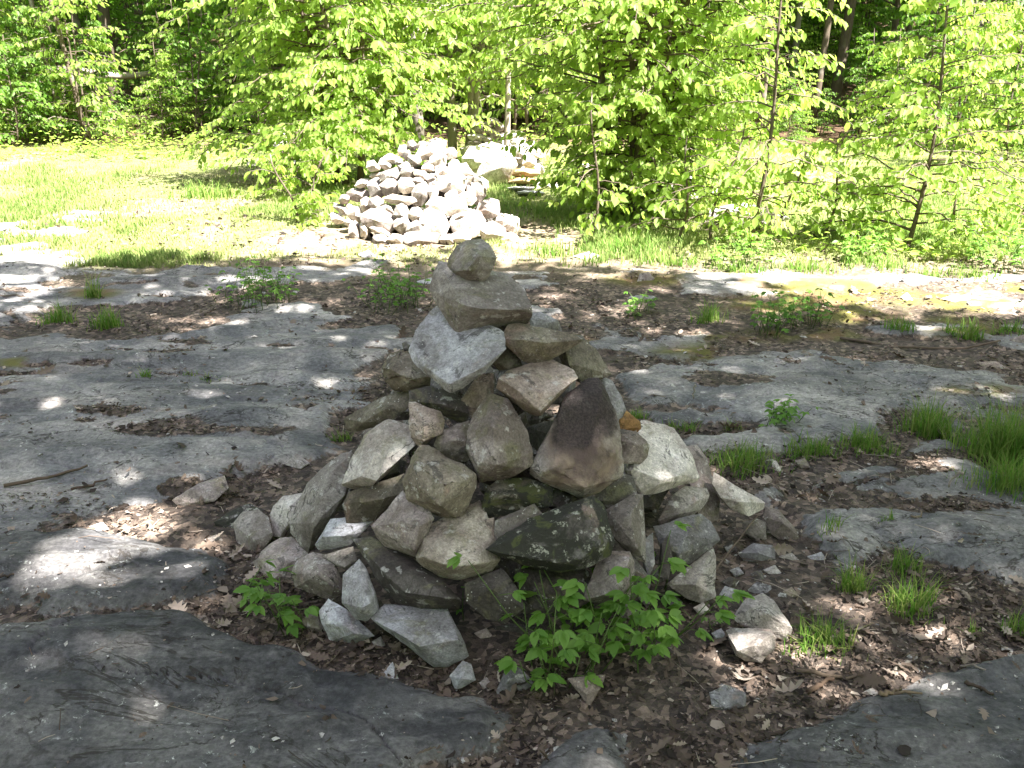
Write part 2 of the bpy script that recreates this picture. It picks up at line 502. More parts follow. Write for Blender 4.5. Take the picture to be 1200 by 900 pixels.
big = k.noise(vs_, 1.1, 5, .6, .5); mid = k.noise(vs_, 7, 6, .68, .3); fine = k.noise(v, 70, 4, .7); vfine = k.noise(v, 260, 2, .6)
rk = k.mix(k.rng(big, .35, .65), (.132, .131, .131), (.28, .273, .262))
rk = k.mix(k.math('MULTIPLY', k.rng(mid, .5, .68), .55), rk, (.10, .10, .105))
rk = k.mix(k.math('MULTIPLY', k.rng(k.noise(vs_, 2.6, 4), .52, .7), .5), rk, (.30, .27, .25))
dark_shaded = k.mix(k.rng(mid, .36, .66), (.040, .040, .042), (.105, .104, .104))  # dark slab rock, its colour also lowered to deepen the foreground shade
dark_shaded = k.mix(k.math('MULTIPLY', k.rng(big, .45, .65), .5), dark_shaded, (.13, .128, .124))
rk = k.mix(m1[2], rk, dark_shaded)
spot = k.math('MULTIPLY', k.rng(k.noise(v, 42, 5, .75, .8), .60, .66), k.rng(k.noise(v, 4.3, 4, .65), .50, .60))
rk = k.mix(k.math('MULTIPLY', spot, .8), rk, (.48, .50, .47))
lich = k.math('MULTIPLY', k.rng(k.noise(v, 19, 5, .75, .6), .60, .68), k.rng(k.noise(v, 2.1, 3), .46, .6))
rk = k.mix(k.math('MULTIPLY', lich, .75), rk, (.40, .43, .41))
rk = k.mix(1.0, rk, k.mix(k.rng(fine, .3, .7), (.72, .72, .72), (1.28, 1.28, 1.28)), 'MULTIPLY')
rk = k.mix(1.0, rk, k.mix(k.rng(k.noise(v, 3.4, 6, .62, .6), .36, .64), (.66, .67, .70), (1.3, 1.27, 1.22)), 'MULTIPLY')
rk = k.mix(1.0, rk, k.mix(k.rng(k.noise(vs_, 26, 6, .72, .2), .34, .66), (.80, .80, .80), (1.18, 1.18, 1.18)), 'MULTIPLY')
cn = k.noise(vs_, 2.2, 6, .62, 1.0)
gcr = k.math('MULTIPLY', k.rng(k.math('ABSOLUTE', k.math('SUBTRACT', cn, .5)), .012, .003), k.rng(k.noise(v, 1.7, 3), .45, .55))
rk = k.mix(k.math('MULTIPLY', gcr, .8), rk, (.03, .026, .022))
vl = k.voro(v, 46); cl = k.sep(vl[1])
lt = k.mix(cl[0], (.034, .028, .024), (.115, .09, .072))
lt = k.mix(k.math('MULTIPLY', k.rng(cl[1], .62, .95), .8), lt, (.27, .205, .16))
lt = k.mix(1.0, lt, k.mix(k.noise(v, 120, 4, .7), (.35, .35, .35), (1.6, 1.6, 1.6)), 'MULTIPLY')
lt = k.mix(k.math('MULTIPLY', k.rng(k.noise(v, 2.3, 4), .45, .62), .45), lt, (.03, .022, .017))
far = k.mix(k.rng(k.noise(v, 3.1, 5), .4, .6), (.22, .185, .125), (.15, .115, .075))
far = k.mix(1.0, far, k.mix(k.noise(v, 40, 4, .7), (.5, .5, .5), (1.5, 1.5, 1.5)), 'MULTIPLY')
gr = k.mix(k.noise(v, 6, 5), (.10, .15, .035), (.19, .215, .075))
far = k.mix(k.math('MULTIPLY', m2[0], .9), far, gr)
geo = k.n('ShaderNodeNewGeometry'); sp = k.n('ShaderNodeSeparateXYZ'); k.put(sp.inputs[0], geo.outputs['Position'])
lt = k.mix(k.rng(sp.outputs[1], 6.4, 8.0), lt, far)
lt = k.mix(m2[1], lt, k.mix(cl[0], (.03, .02, .013), (.12, .07, .04)))
ro = k.rng(k.math('ADD', k.math('ADD', m1[0], k.math('MULTIPLY', k.math('SUBTRACT', fine, .5), .7)), k.math('MULTIPLY', k.math('SUBTRACT', k.noise(v, 16, 5, .7), .5), 1.1)), .35, .65)
c = k.mix(ro, lt, rk)
ms = k.mix(k.noise(v, 24, 4), (.065, .065, .014), (.15, .135, .03))
ms = k.mix(k.rng(k.noise(v, 5, 3), .45, .6), ms, (.13, .085, .04))
c = k.mix(k.math('MULTIPLY', m1[1], .93), c, ms)
hh = k.math('ADD', k.math('MULTIPLY', k.math('SUBTRACT', mid, k.math('MULTIPLY', gcr, .3)), 1.2), k.math('ADD', k.math('MULTIPLY', fine, .5), k.math('MULTIPLY', vfine, .15)))
lh = k.math('ADD', k.math('MULTIPLY', cl[2], .8), k.noise(v, 90, 3))
hm = k.n('ShaderNodeMix', data_type='FLOAT'); k.put(hm.inputs[0], ro); k.put(hm.inputs[2], lh); k.put(hm.inputs[3], hh)
k.principled(c, .82, k.bump(hm.outputs[0], .6, .018), .25)
M_GROUND = k.m
go = link('ground', gme, M_GROUND, kind='structure', label='bedrock clearing with leaf litter, moss and grass', category='ground')

# ------------------------------------------------------------------ stones
CLR = dict(G=(.255, .24, .226), B=(.36, .37, .40), P=(.26, .232, .22), O=(.155, .143, .115), D=(.085, .078, .074), W=(.50, .475, .45),
           T=(.285, .24, .212), R=(.33, .20, .085), K=(.12, .115, .11), U=(.19, .19, .20), C=(.47, .43, .38), L=(.21, .19, .155))
NEAR = dict(c=np.array([-.035, 2.87]), R0=.75, k=.60, H=1.1)
FAR2 = dict(c=np.array([-.76, 8.95]), R0=.92, k=.98, H=.86)

def cone_hit(px, py, cone):
    d = ray(px, py)
    tg = -CAM[2] / d[2] if d[2] < -1e-4 else 1e9
    t = np.arange(1.2, 16, .004)
    p = CAM + t[:, None] * d
    rr_ = np.hypot(p[:, 0] - cone['c'][0], p[:, 1] - cone['c'][1])
    f = rr_ - np.maximum(cone['R0'] - cone['k'] * p[:, 2], .05)
    ok = (f < 0) & (p[:, 2] >= -0.02) & (p[:, 2] < cone['H'])
    i = int(np.argmax(ok)) if ok.any() else int(np.argmin(np.abs(f) + 10 * (p[:, 2] < 0)))
    P = p[i]
    if tg < t[i]: P = CAM + d * tg
    r2 = P[:2] - cone['c']; r2 = r2 / (np.linalg.norm(r2) + 1e-9)
    n = unit(np.array([r2[0], r2[1], cone['k']]))
    return P, n

def rock_mesh(name, pts, seg, noise_amp, seed, bev, chips=2):
    """angular stone: hull of the points, worn edges, chipped and roughened faces"""
    bm = bmesh.new()
    for p in pts: bm.verts.new(p)
    r = bmesh.ops.convex_hull(bm, input=bm.verts)
    dead = list({e for e in r['geom_interior'] + r['geom_unused'] if isinstance(e, bmesh.types.BMVert)})
    if dead: bmesh.ops.delete(bm, geom=dead, context='VERTS')
    loose = [v_ for v_ in bm.verts if not v_.link_faces]
    if loose: bmesh.ops.delete(bm, geom=loose, context='VERTS')
    # chipped corners: cut thin caps off and close the hull again
    if chips:
        rgc = np.random.default_rng(seed + 7)
        for q in range(chips):
            d = unit(rgc.normal(size=3)); vv = np.array([v_.co[:] for v_ in bm.verts])
            s_ = vv @ d; hi, lo = s_.max(), s_.min()
            bmesh.ops.bisect_plane(bm, geom=bm.verts[:] + bm.edges[:] + bm.faces[:], plane_co=Vector(d * (hi - (hi - lo) * rgc.uniform(.02, .05))), plane_no=Vector(d), clear_outer=True)
            pv = [v_.co.copy() for v_ in bm.verts]
            bm.clear()
            for p in pv: bm.verts.new(p)
            r = bmesh.ops.convex_hull(bm, input=bm.verts)
            loose = [v_ for v_ in bm.verts if not v_.link_faces]
            if loose: bmesh.ops.delete(bm, geom=loose, context='VERTS')
    bmesh.ops.dissolve_limit(bm, angle_limit=math.radians(7), verts=bm.verts, edges=bm.edges)
    if bev > 0:
        bmesh.ops.bevel(bm, geom=bm.edges[:] + bm.verts[:], offset=bev, segments=2, profile=.6, affect='EDGES', clamp_overlap=True)
    bmesh.ops.triangulate(bm, faces=bm.faces)
    for it in range(6):
        es = [e for e in bm.edges if e.calc_length() > seg]
        if not es or len(bm.verts) > 9000: break
        bmesh.ops.subdivide_edges(bm, edges=es, cuts=1, use_grid_fill=False)
        bmesh.ops.triangulate(bm, faces=[f for f in bm.faces if len(f.verts) > 3])
    bm.normal_update()
    co = np.array([v_.co[:] for v_ in bm.verts]); no = np.array([v_.normal[:] for v_ in bm.verts])
    s = 1.0 / max(np.ptp(co, axis=0).max(), 1e-3)
    f1 = fbm(co[:, 0] * s * 2.4, co[:, 1] * s * 2.4, co[:, 2] * s * 2.4, seed, 3)
    f2 = fbm(co[:, 0] * 45, co[:, 1] * 45, co[:, 2] * 45, seed + 50, 3)
    # flaked steps across the faces
    st = fbm(co[:, 0] * s * 3 + 5, co[:, 1] * s * 3, co[:, 2] * s * 5, seed + 90, 2)
    st = np.floor(st * 4.5) / 4.5
    co = co + no * (noise_amp * (.30 * f1 + .34 * f2 + .9 * st))[:, None]
    bm.verts.index_update()
    fs = np.array([[v_.index for v_ in f.verts] for f in bm.faces])
    bm.free()
    return co, fs

SEED = [100]
def stone(label, col, outline, ridge=(), D=0.0, thick=None, cone=NEAR, mode='c', mat=None, group='stones stacked in the near cairn',
          name='cairn_stone', amp=None, tilt=.5, seg=.0115, Y=None, jitter=.10, rough=1.0, cat='stone', bev=None, under=.5, shade=1.0):
    SEED[0] += 1
    sd = SEED[0]; rg = np.random.default_rng(sd)
    o = np.array([(p[0], p[1], p[2] if len(p) > 2 else 0.0) for p in outline], float)
    cx, cy_ = o[:, 0].mean(), o[:, 1].mean()
    if mode == 'c': P, n = cone_hit(cx, cy_, cone)
    elif mode == 'y': P, n = at_depth(cx, cy_, Y), np.array([0, -.6, .8])
    else:
        gx_, gy_ = gxy(cx, cy_ * .35 + o[:, 1].max() * .65, .0)
        P, n = np.array([gx_, gy_, 0.0]), np.array([0, -.35, .93])
        P = P + ray(cx, cy_) * 0
        dirc = ray(cx, cy_); P = CAM + dirc * ((P - CAM) @ np.array([0, 1, 0]) / dirc[1])
    toc = unit(CAM - P)
    n = unit(tilt * n + (1 - tilt) * toc)
    P = P + toc * D / 100.0
    # upper and lower rims fall back from the belly of the stone
    hgt_ = max(np.ptp(o[:, 1]) * .5, 1); vv_ = (o[:, 1] - (o[:, 1].max() + o[:, 1].min()) * .5) / hgt_
    scl = np.hypot(*(P - CAM)[:2]) / F0 * 100 * min(np.ptp(o[:, 0]), np.ptp(o[:, 1]))
    o[:, 2] += -scl * under * (sstep(.3, 1, vv_) * .60 + sstep(-.1, -1, vv_) * .30)
    if not len(ridge) and under > 0:
        hx, hy = np.ptp(o[:, 0]), np.ptp(o[:, 1])
        ph_ = rg.uniform(0, 6.28)
        ridge = [(cx + hx * .30 * math.cos(ph_ + q_ * 1.5708), cy_ + hy * .06 + hy * .27 * math.sin(ph_ + q_ * 1.5708), scl * (.13 + .05 * math.cos(ph_ + q_ * 2.2))) for q_ in range(4)]
    def w(px, py, d):
        r_ = ray(px, py)
        t = ((P - CAM) @ n) / (r_ @ n)
        return CAM + r_ * t - r_ * d / 100.0
    e = 1.05
    front = [w(cx + (a - cx) * e, cy_ + (b - cy_) * e, d) for a, b, d in o]
    F = np.array(front)
    ext = F - F.mean(0)
    size = np.sqrt(np.linalg.eigvalsh(ext.T @ ext / len(F)))
    wd = 2.0 * size[1]
    if thick is None: thick = max(.035, .75 * wd) * 100
    th = thick / 100.0
    bdir = unit(-n * .5 - toc * .8)
    c0 = F.mean(0)
    pts = list(F)
    pts += [c0 + (f - c0) * .93 + bdir * th * .40 for f in F]
    pts += [c0 + (f - c0) * rg.uniform(.5, .75) + bdir * th * rg.uniform(.8, 1.0) for f in F]
    for a, b, d in ridge: pts.append(w(a, b, d))
    if not ridge:
        for q in range(2):
            i = rg.integers(len(F)); s_ = rg.uniform(.1, .5)
            pts.append(c0 + (F[i] - c0) * s_ + toc * wd * rg.uniform(.12, .25))
    pts = np.array(pts)
    org = pts.mean(0)
    if bev is None: bev = min(.0028, .03 * wd) * rough
    if amp is None: amp = min(.006, .032 * wd)
    co, fs = rock_mesh(name, pts - org, seg, amp, sd, bev)
    me = build_mesh(name, co, [fs])
    if rough < 1.25: me.set_sharp_from_angle(angle=math.radians(19))
    if mat is M_SCORCH:
        wp = co + org
        px_, py_, _ = project(wp[:, 0], wp[:, 1], wp[:, 2])
        tone = np.zeros((len(co), 3))
        wob = 14 * fbm(wp[:, 0] * 14, wp[:, 1] * 14, wp[:, 2] * 14, 5, 3)
        tone[:, 0] = sstep(555, 490, py_ + wob) * sstep(636, 668, px_ + (py_ - 480) * .22 + wob * .6) * sstep(740, 700, px_ + wob * .6)
        tone[:, 1] = sstep(626, 655, px_ + wob) * sstep(738, 705, px_ + wob) * sstep(470, 520, py_) * sstep(592, 562, py_ + wob)
        set_attr(me, 'tint', tone)
    ob = link(name, me, mat or M_STONE, loc=org, label=label, category=cat)
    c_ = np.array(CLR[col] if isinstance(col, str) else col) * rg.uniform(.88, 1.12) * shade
    ob.color = (*c_, 1)
    if group: ob['group'] = group
    return ob

S = stone
NC = [
('rounded grey stone balanced on the very top of the near cairn','G',[(547,282),(563,282),(575,288),(581,302),(577,315),(568,330),(544,335),(528,329),(525,315),(527,302),(535,288)],[(560,300,7),(548,316,8),(570,300,3),(535,318,5)],dict(D=4,rough=1.6)),
('large blocky grey stone directly under the rounded top stone','G',[(516,307,-1),(545,312,-7),(572,316,-9),(598,325,-9),(612,337,-6),(621,357,0),(622,367,0),(617,378,-5),(590,388,-5),(560,393,-4),(537,387,3),(523,370,0),(510,350,-2),(506,340,-2),(511,320,-2)],[(560,361,8),(592,363,7),(541,357,8),(620,362,2),(533,333,2)],dict(D=2,thick=17,under=.25)),
('broad pale blue grey slab tilted towards the viewer under the blocky stone','B',[(513,358,-9),(497,377,-6),(480,402,-3),(481,412,-2),(487,425,0),(497,436,3),(513,444,4),(517,451,5),(528,457,6),(537,454,6),(567,436,6),(573,424,5),(590,409,2),(588,390,-4),(560,378,-8),(535,368,-9)],[(527,450,8),(565,431,7),(500,431,5),(535,400,1)],dict(D=5,thick=6,tilt=.7,under=.25)),
('rounded olive and grey stone on the left shoulder below the pale slab','L',[(458,415),(448,432),(450,445),(462,458),(478,458),(502,452),(503,440),(492,428),(482,415),(470,411)],[(460,433,5),(482,445,6),(470,440,6)],dict(rough=1.5)),
('tiny dark pebble lodged beside the left edge of the pale blue grey slab','K',[(471,402),(476,400),(480,404),(480,411),(473,411)],[],dict(D=1)),
('long flat olive grey slab sticking out left under the rounded shoulder stone','O',[(405,490),(417,482),(445,467),(462,461),(480,458),(483,470),(478,478),(460,492),(438,500),(417,506),(407,503)],[(450,480,4),(425,495,3)],dict(D=-1)),
('dark brown slab wedged below the tip of the pale slab','D',[(480,458),(503,453),(530,460),(545,472),(549,485),(543,496),(517,484),(495,475),(481,470)],[(520,474,4)],dict(D=-3,thick=12)),
('small tan triangular stone pointing down, left of the tall lavender stone','T',[(480,472),(487,472),(515,483),(520,493),(517,507),(493,523),(487,519),(482,512),(479,493)],[(497,500,4),(498,516,4)],dict(D=3)),
('large smooth pale stone slanting down on the left face','W',[(455,492),(467,498),(480,500),(484,517),(486,521),(473,534),(442,564),(430,576),(407,570),(402,566),(415,535),(427,510),(440,497)],[(404,566,3),(423,558,7),(441,563,5),(456,510,3)],dict(D=3)),
('small purplish stone wedged between the tan triangle and the tall lavender stone','P',[(509,522),(515,508),(530,500),(550,493),(553,520),(551,537),(547,540),(527,539),(516,531)],[(533,515,3)],dict(D=-2)),
('tall lavender grey stone with a vertical ridge, middle of the face','P',[(575,464),(595,471),(605,486),(617,505),(623,530),(623,548),(610,556),(585,562),(563,564),(557,550),(548,525),(548,507),(557,487)],[(578,500,8),(578,533,9),(583,545,8),(600,520,5),(560,545,4)],dict(D=4,thick=20)),
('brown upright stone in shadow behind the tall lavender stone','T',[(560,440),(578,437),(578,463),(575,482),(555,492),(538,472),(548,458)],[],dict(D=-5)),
('flat slab with an ochre stained corner at the upper right','L',[(587,398),(597,382),(610,380),(630,386),(663,390),(683,398),(667,406),(653,417),(640,422),(633,423),(623,426),(612,421),(593,404)],[(638,402,4),(612,398,5)],dict(D=2,thick=9)),
('dark green stone in the gap under the ochre stained slab','O',[(592,405),(610,420),(612,430),(585,434),(575,424)],[],dict(D=-6)),
('small blue grey stone peeking up behind the ochre stained slab','B',[(621,368),(633,366),(653,375),(660,392),(630,390),(621,380)],[],dict(D=-14)),
('olive green rectangular slab leaning on the upper right edge','O',[(663,410,2),(668,403,2),(687,399,0),(697,410,0),(716,438,0),(698,446,1),(682,449,3),(668,428,4),(655,416,-6),(664,436,-6)],[(674,428,4)],dict(D=-1,thick=9)),
('tan triangular stone with a flat cracked top pointing down','T',[(586,443,2),(595,435,-2),(630,422,-7),(643,421,-7),(670,435,-1),(675,443,1),(633,480,8),(631,488,-2),(600,470,-4),(583,455,-2)],[(608,459,5),(655,460,5)],dict(D=5,thick=15,tilt=.6,under=.25)),
('large scorched stone, black above and reddish below, right of centre','G',[(682,450),(690,446),(700,445),(708,455),(715,483),(727,505),(730,540),(727,556),(702,573),(683,583),(666,574),(650,567),(622,555),(642,525),(652,487),(663,465)],[(656,478,4),(650,548,7),(690,520,7),(685,572,6),(704,460,2),(720,530,4)],dict(D=6,thick=20,mat='SC',under=.25)),
('grey slab leaning behind the right edge of the scorched stone','B',[(705,442),(717,447),(728,465),(733,480),(726,494),(719,497),(711,480),(706,458)],[],dict(D=-2,thick=12)),
('small bright ochre stone between the scorched stone and the white topped one','R',[(733,481),(740,487),(750,494),(751,502),(745,508),(725,503),(724,492)],[],dict(D=0,thick=8)),
('purple grey stone below the small ochre stone','P',[(724,503),(745,506),(761,521),(758,535),(750,544),(732,543),(725,515)],[(742,520,3)],dict(D=1)),
('big white topped grey stone high on the right side','W',[(752,493,-5),(762,495,-6),(782,498,-6),(790,502,-6),(800,518,-3),(808,533,-1),(818,561,2),(800,566,1),(765,577,2),(753,578,2),(744,568,1),(735,550,-1),(750,542,0),(760,523,-1),(749,508,-4)],[(768,565,6),(800,556,5),(742,553,4)],dict(D=3,thick=14,tilt=.6)),
('tall reddish brown stone standing at the right edge behind the white topped one','P',[(800,525),(817,523),(828,538),(835,557),(844,582),(841,608),(822,612),(812,580)],[(825,570,2)],dict(D=-7,thick=14)),
('clean white stone leaning against the right foot of the pile','W',[(838,555),(848,562),(867,573),(883,582),(896,589),(893,596),(877,604),(857,596),(845,583),(836,567)],[(865,588,3)],dict(D=0,thick=7)),
('pinkish grey wedge lying free beside the white leaning stone','P',[(898,594),(913,598),(930,617),(937,630),(937,639),(923,639),(905,626),(895,606)],[(918,613,4)],dict(mode='g',D=0)),
('small stone with a white lichen spot at the right foot','G',[(870,613),(887,608),(897,612),(898,633),(888,638),(872,623)],[],dict(mode='g',D=0)),
('dark blue grey stone lying at the right foot below the lichen spotted one','U',[(866,649),(883,637),(907,640),(908,655),(893,663),(875,661)],[(888,648,3)],dict(mode='g',D=0)),
('flat grey brown slab lying over the dark triangular stone on the right','G',[(773,609),(787,582),(803,570),(827,573),(831,583),(822,597),(797,614),(777,616)],[(815,588,3),(795,602,4)],dict(D=3,thick=10)),
('dark triangular stone on the lower right face','U',[(767,617),(797,615),(820,602),(832,612),(843,633),(823,648),(800,666),(787,654),(775,641)],[(805,628,4),(795,648,4)],dict(D=5)),
('light grey triangular slab at the lower right corner of the pile','G',[(835,642),(838,653),(838,698),(822,706),(807,701),(782,685),(807,668)],[(815,685,3)],dict(D=5,thick=12)),
('tall stone with a bright blue grey right face below the scorched stone','G',[(727,588),(743,580),(753,581),(754,627),(757,658),(742,654),(722,634),(712,616),(711,598)],[(738,605,6),(745,640,5),(725,615,4)],dict(D=4,thick=18)),
('thin grey sliver standing right of the tall blue faced stone','U',[(755,633),(765,625),(767,660),(760,676),(754,656)],[],dict(D=3,thick=8)),
('narrow dark sliver upright beside the dark triangular stone','D',[(776,637),(783,627),(788,653),(784,678),(774,675)],[],dict(D=4,thick=8)),
('pointed pinkish grey stone with a bright sloping face, low on the right','P',[(700,660),(715,648),(737,647),(744,660),(741,690),(735,706),(725,708),(686,702),(690,685)],[(719,664,5),(724,692,7),(738,655,5)],dict(D=6)),
('dark sided triangular stone beside the pointed pinkish one','K',[(740,650),(763,678),(760,690),(740,700),(723,692),(724,664)],[(742,668,3)],dict(D=2)),
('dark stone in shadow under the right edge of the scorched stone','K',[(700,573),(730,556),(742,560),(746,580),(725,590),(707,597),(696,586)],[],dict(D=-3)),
('big dark slab mottled with black and green moss at the lower centre','K',[(571,644,3),(585,632,0),(623,609,-1),(683,585,-1),(693,582,-1),(705,594),(708,608),(717,635),(713,649),(685,664,2),(657,669,0),(620,662,-1),(587,651,1)],[(598,636,3),(648,613,3),(688,598,3),(707,634,3),(682,655,3),(657,660,3),(622,652,3)],dict(D=8,thick=16,mat='MO',under=.25)),
('flat grey triangle tucked behind the mossy black slab','G',[(579,637),(581,610),(592,605),(625,591),(634,602),(597,628)],[],dict(D=2,thick=9)),
('moss green stone in deep shade below the tall lavender stone','O',[(566,593),(570,573),(585,562),(615,561),(647,570),(645,594),(623,593),(592,594),(573,607)],[(590,580,4),(620,578,3)],dict(D=-1,mat='MO')),
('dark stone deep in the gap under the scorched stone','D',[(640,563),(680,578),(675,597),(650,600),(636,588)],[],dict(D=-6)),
('large rounded olive brown stone at the centre left of the face','L',[(493,523),(503,524),(520,534),(542,547),(555,557),(556,572),(538,606),(517,604),(500,598),(477,583),(473,563),(483,537)],[(487,541,4),(508,551,5),(523,563,8),(541,566,5),(515,592,8),(492,572,7)],dict(D=6,rough=1.4)),
('olive wedge stone with a flat front left of the rounded central stone','O',[(403,591),(410,577),(433,578),(472,556),(475,563),(474,578),(450,596),(438,609),(408,612)],[(426,587,4),(450,584,4)],dict(D=2)),
('pinkish stone with a bright white lower tip','P',[(437,617),(472,577),(478,586),(503,601),(507,608),(497,634),(488,653),(473,641),(466,631),(452,640,-3),(443,630,-3)],[(470,612,5),(492,617,5),(486,645,4)],dict(D=7,thick=12)),
('broad cream coloured stone with a smooth curved face, lower centre','C',[(503,617,-3),(542,603,-5),(562,587,-6),(570,605,-4),(572,630,-1),(572,647,0),(586,656,-1),(575,669,-1),(538,678,0),(517,674,0),(487,656,1)],[(494,652,4),(518,661,6),(540,663,7),(560,660,6),(535,635,4)],dict(D=4,rough=1.4,thick=16)),
('narrow rusty brown stone right of the cream coloured stone','T',[(568,609),(579,607),(580,638),(570,640)],[],dict(D=1,thick=7)),
('long tall slab leaning upright on the left side','G',[(385,543),(400,533),(415,530),(414,540),(404,560),(401,570),(403,580),(388,603),(368,634),(362,645),(353,631),(342,622),(340,612),(353,585),(360,567)],[(369,613,5),(377,578,5),(388,553,3)],dict(D=3,thick=14)),
('pale rounded stone at the left foot behind the reddish slab','W',[(320,593),(332,582),(355,579),(345,602),(337,617),(330,628),(320,628),(317,603)],[(337,595,3)],dict(D=0,rough=1.5)),
('grey rounded stone standing at the far left end of the pile','G',[(274,613),(285,601),(302,598),(314,607),(318,627),(305,646),(287,662),(280,638)],[(298,633,4),(283,622,3)],dict(D=2,rough=1.3)),
('dark mossy stone half buried behind the far left stone','K',[(252,612),(270,600),(292,590),(308,598),(300,610),(285,622),(262,628)],[],dict(mode='g',D=-5,mat='MO')),
('white faced stone with a reddish brown underside at the lower left corner','P',[(281,665,-1),(303,654,0),(328,631,-2),(341,631,-2),(360,650,-1),(344,662,1),(343,681,2),(328,699,1),(307,694,-2)],[(305,655,5),(323,677,7),(338,660,5)],dict(D=5,thick=12)),
('squat rounded purplish stone between the white faced and pointed blue stones','P',[(341,673),(348,658),(367,648),(383,652),(394,662),(401,693),(388,703),(363,691),(347,688)],[(374,672,7),(390,685,4)],dict(D=6,rough=1.6)),
('small stone with a rusty spot behind the pointed blue grey stone','G',[(377,651),(413,641),(418,657),(405,668),(392,662)],[],dict(D=1)),
('low light topped stone under the long upright slab','B',[(370,638),(388,609),(408,607),(436,611),(424,624),(410,638),(390,643),(373,644)],[(378,629,4),(404,628,5)],dict(D=3)),
('upright pointed blue grey stone near the front left foot','B',[(422,656),(403,674),(401,706),(418,724),(430,726),(443,714),(439,693),(429,668)],[(425,712,5),(434,707,5),(422,680,3)],dict(D=8,thick=11)),
('flat blue grey stone lying tilted at the front left foot','B',[(375,717),(385,702),(405,714),(438,745),(413,754),(402,749),(387,751),(378,731)],[(402,732,4),(415,742,4)],dict(D=3,thick=8)),
('small plain stone behind the left leafy weed','P',[(352,727),(363,719),(372,721),(383,742),(363,742)],[],dict(mode='g',D=0)),
('large bluish block lying in the litter at the front foot','B',[(437,725,-2),(453,710,-5),(480,713,-5),(500,717,-5),(523,714,-5),(531,728,-3),(543,753,0),(548,768,0),(525,781,0),(508,780,0),(490,764,0),(462,745,-1)],[(491,758,5),(538,750,4),(464,741,4)],dict(D=4,thick=13)),
('small blue grey cube lying in front of the pile','B',[(527,792),(542,775),(553,779),(558,797),(535,809)],[(540,795,3)],dict(mode='g',D=0)),
('grey triangular stone in the litter left of the large leafy weed','U',[(582,809),(597,774),(613,787),(626,802),(603,817),(585,820)],[(600,795,3)],dict(mode='g',D=0)),
('flat brown triangle lying under the large leafy weed','T',[(666,795),(688,792),(709,791),(702,810),(690,826)],[],dict(mode='g',D=0,thick=4)),
('wide dark brown slab with a sharp lower edge on the lower left face','D',[(417,634,-3),(437,630,-4),(470,648,-4),(492,660,-3),(516,680,-1),(538,700,0),(536,714,-3),(500,718,-4),(470,712,-4),(443,680,-3)],[(455,676,4),(476,695,5),(525,701,4),(488,672,3)],dict(D=4,thick=16)),
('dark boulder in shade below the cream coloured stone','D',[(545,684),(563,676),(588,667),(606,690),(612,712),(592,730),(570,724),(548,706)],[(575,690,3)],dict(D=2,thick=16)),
('dark fill stone standing in for deep shade behind the large leafy weed','D',[(605,668),(655,670),(690,668),(690,705),(650,722),(614,718)],[],dict(D=-3,thick=14)),  # fills the shaded space behind the weed, shade put into its colour
('long angular grey stone lying at the lower right among leaves','G',[(860,724),(873,705),(893,696),(908,704),(918,720),(928,736),(924,755),(912,751),(897,730),(865,730)],[(898,718,4),(880,712,3)],dict(mode='g',D=0)),
('wedge shaped stone with a flat bluish top, lower right foreground','G',[(852,740,-3),(858,737,-3),(903,738,-4),(908,748,-1),(907,760,1),(892,776,1),(873,774,1),(863,768,0)],[(863,761,4),(882,756,5),(904,744,3)],dict(mode='g',D=2)),
('small bluish flake lying left of the long angular stone','B',[(843,697),(850,687),(868,692),(869,698),(853,704)],[],dict(mode='g',D=0,thick=3)),
('small flat grey stone lying above the long angular stone','U',[(876,692),(887,682),(903,686),(906,698),(883,697)],[],dict(mode='g',D=0,thick=4)),
('tiny dark flake in the leaves right of the corner slab','D',[(845,682),(855,676),(866,680),(862,688),(850,689)],[],dict(mode='g',D=0,thick=3)),
('tiny lavender stone in the litter below the bluish block','B',[(447,792),(460,776),(467,795),(456,801)],[],dict(mode='g',D=0,thick=4)),
('grey flake in the litter near the sunlit leaves in front','U',[(832,812),(850,803),(875,812),(872,828),(848,836),(835,828)],[],dict(mode='g',D=0,thick=3)),
]
for lab, col, out, rid, kw in NC:
    kw = dict(kw)
    if 'mat' in kw: kw['mat'] = {'SC': M_SCORCH, 'MO': M_MOSSY}[kw['mat']]
    if kw.get('mode') == 'g':
        kw.setdefault('group', 'loose stones around the near cairn'); kw.setdefault('name', 'loose_stone')
    stone(lab, col, out, rid, **kw)

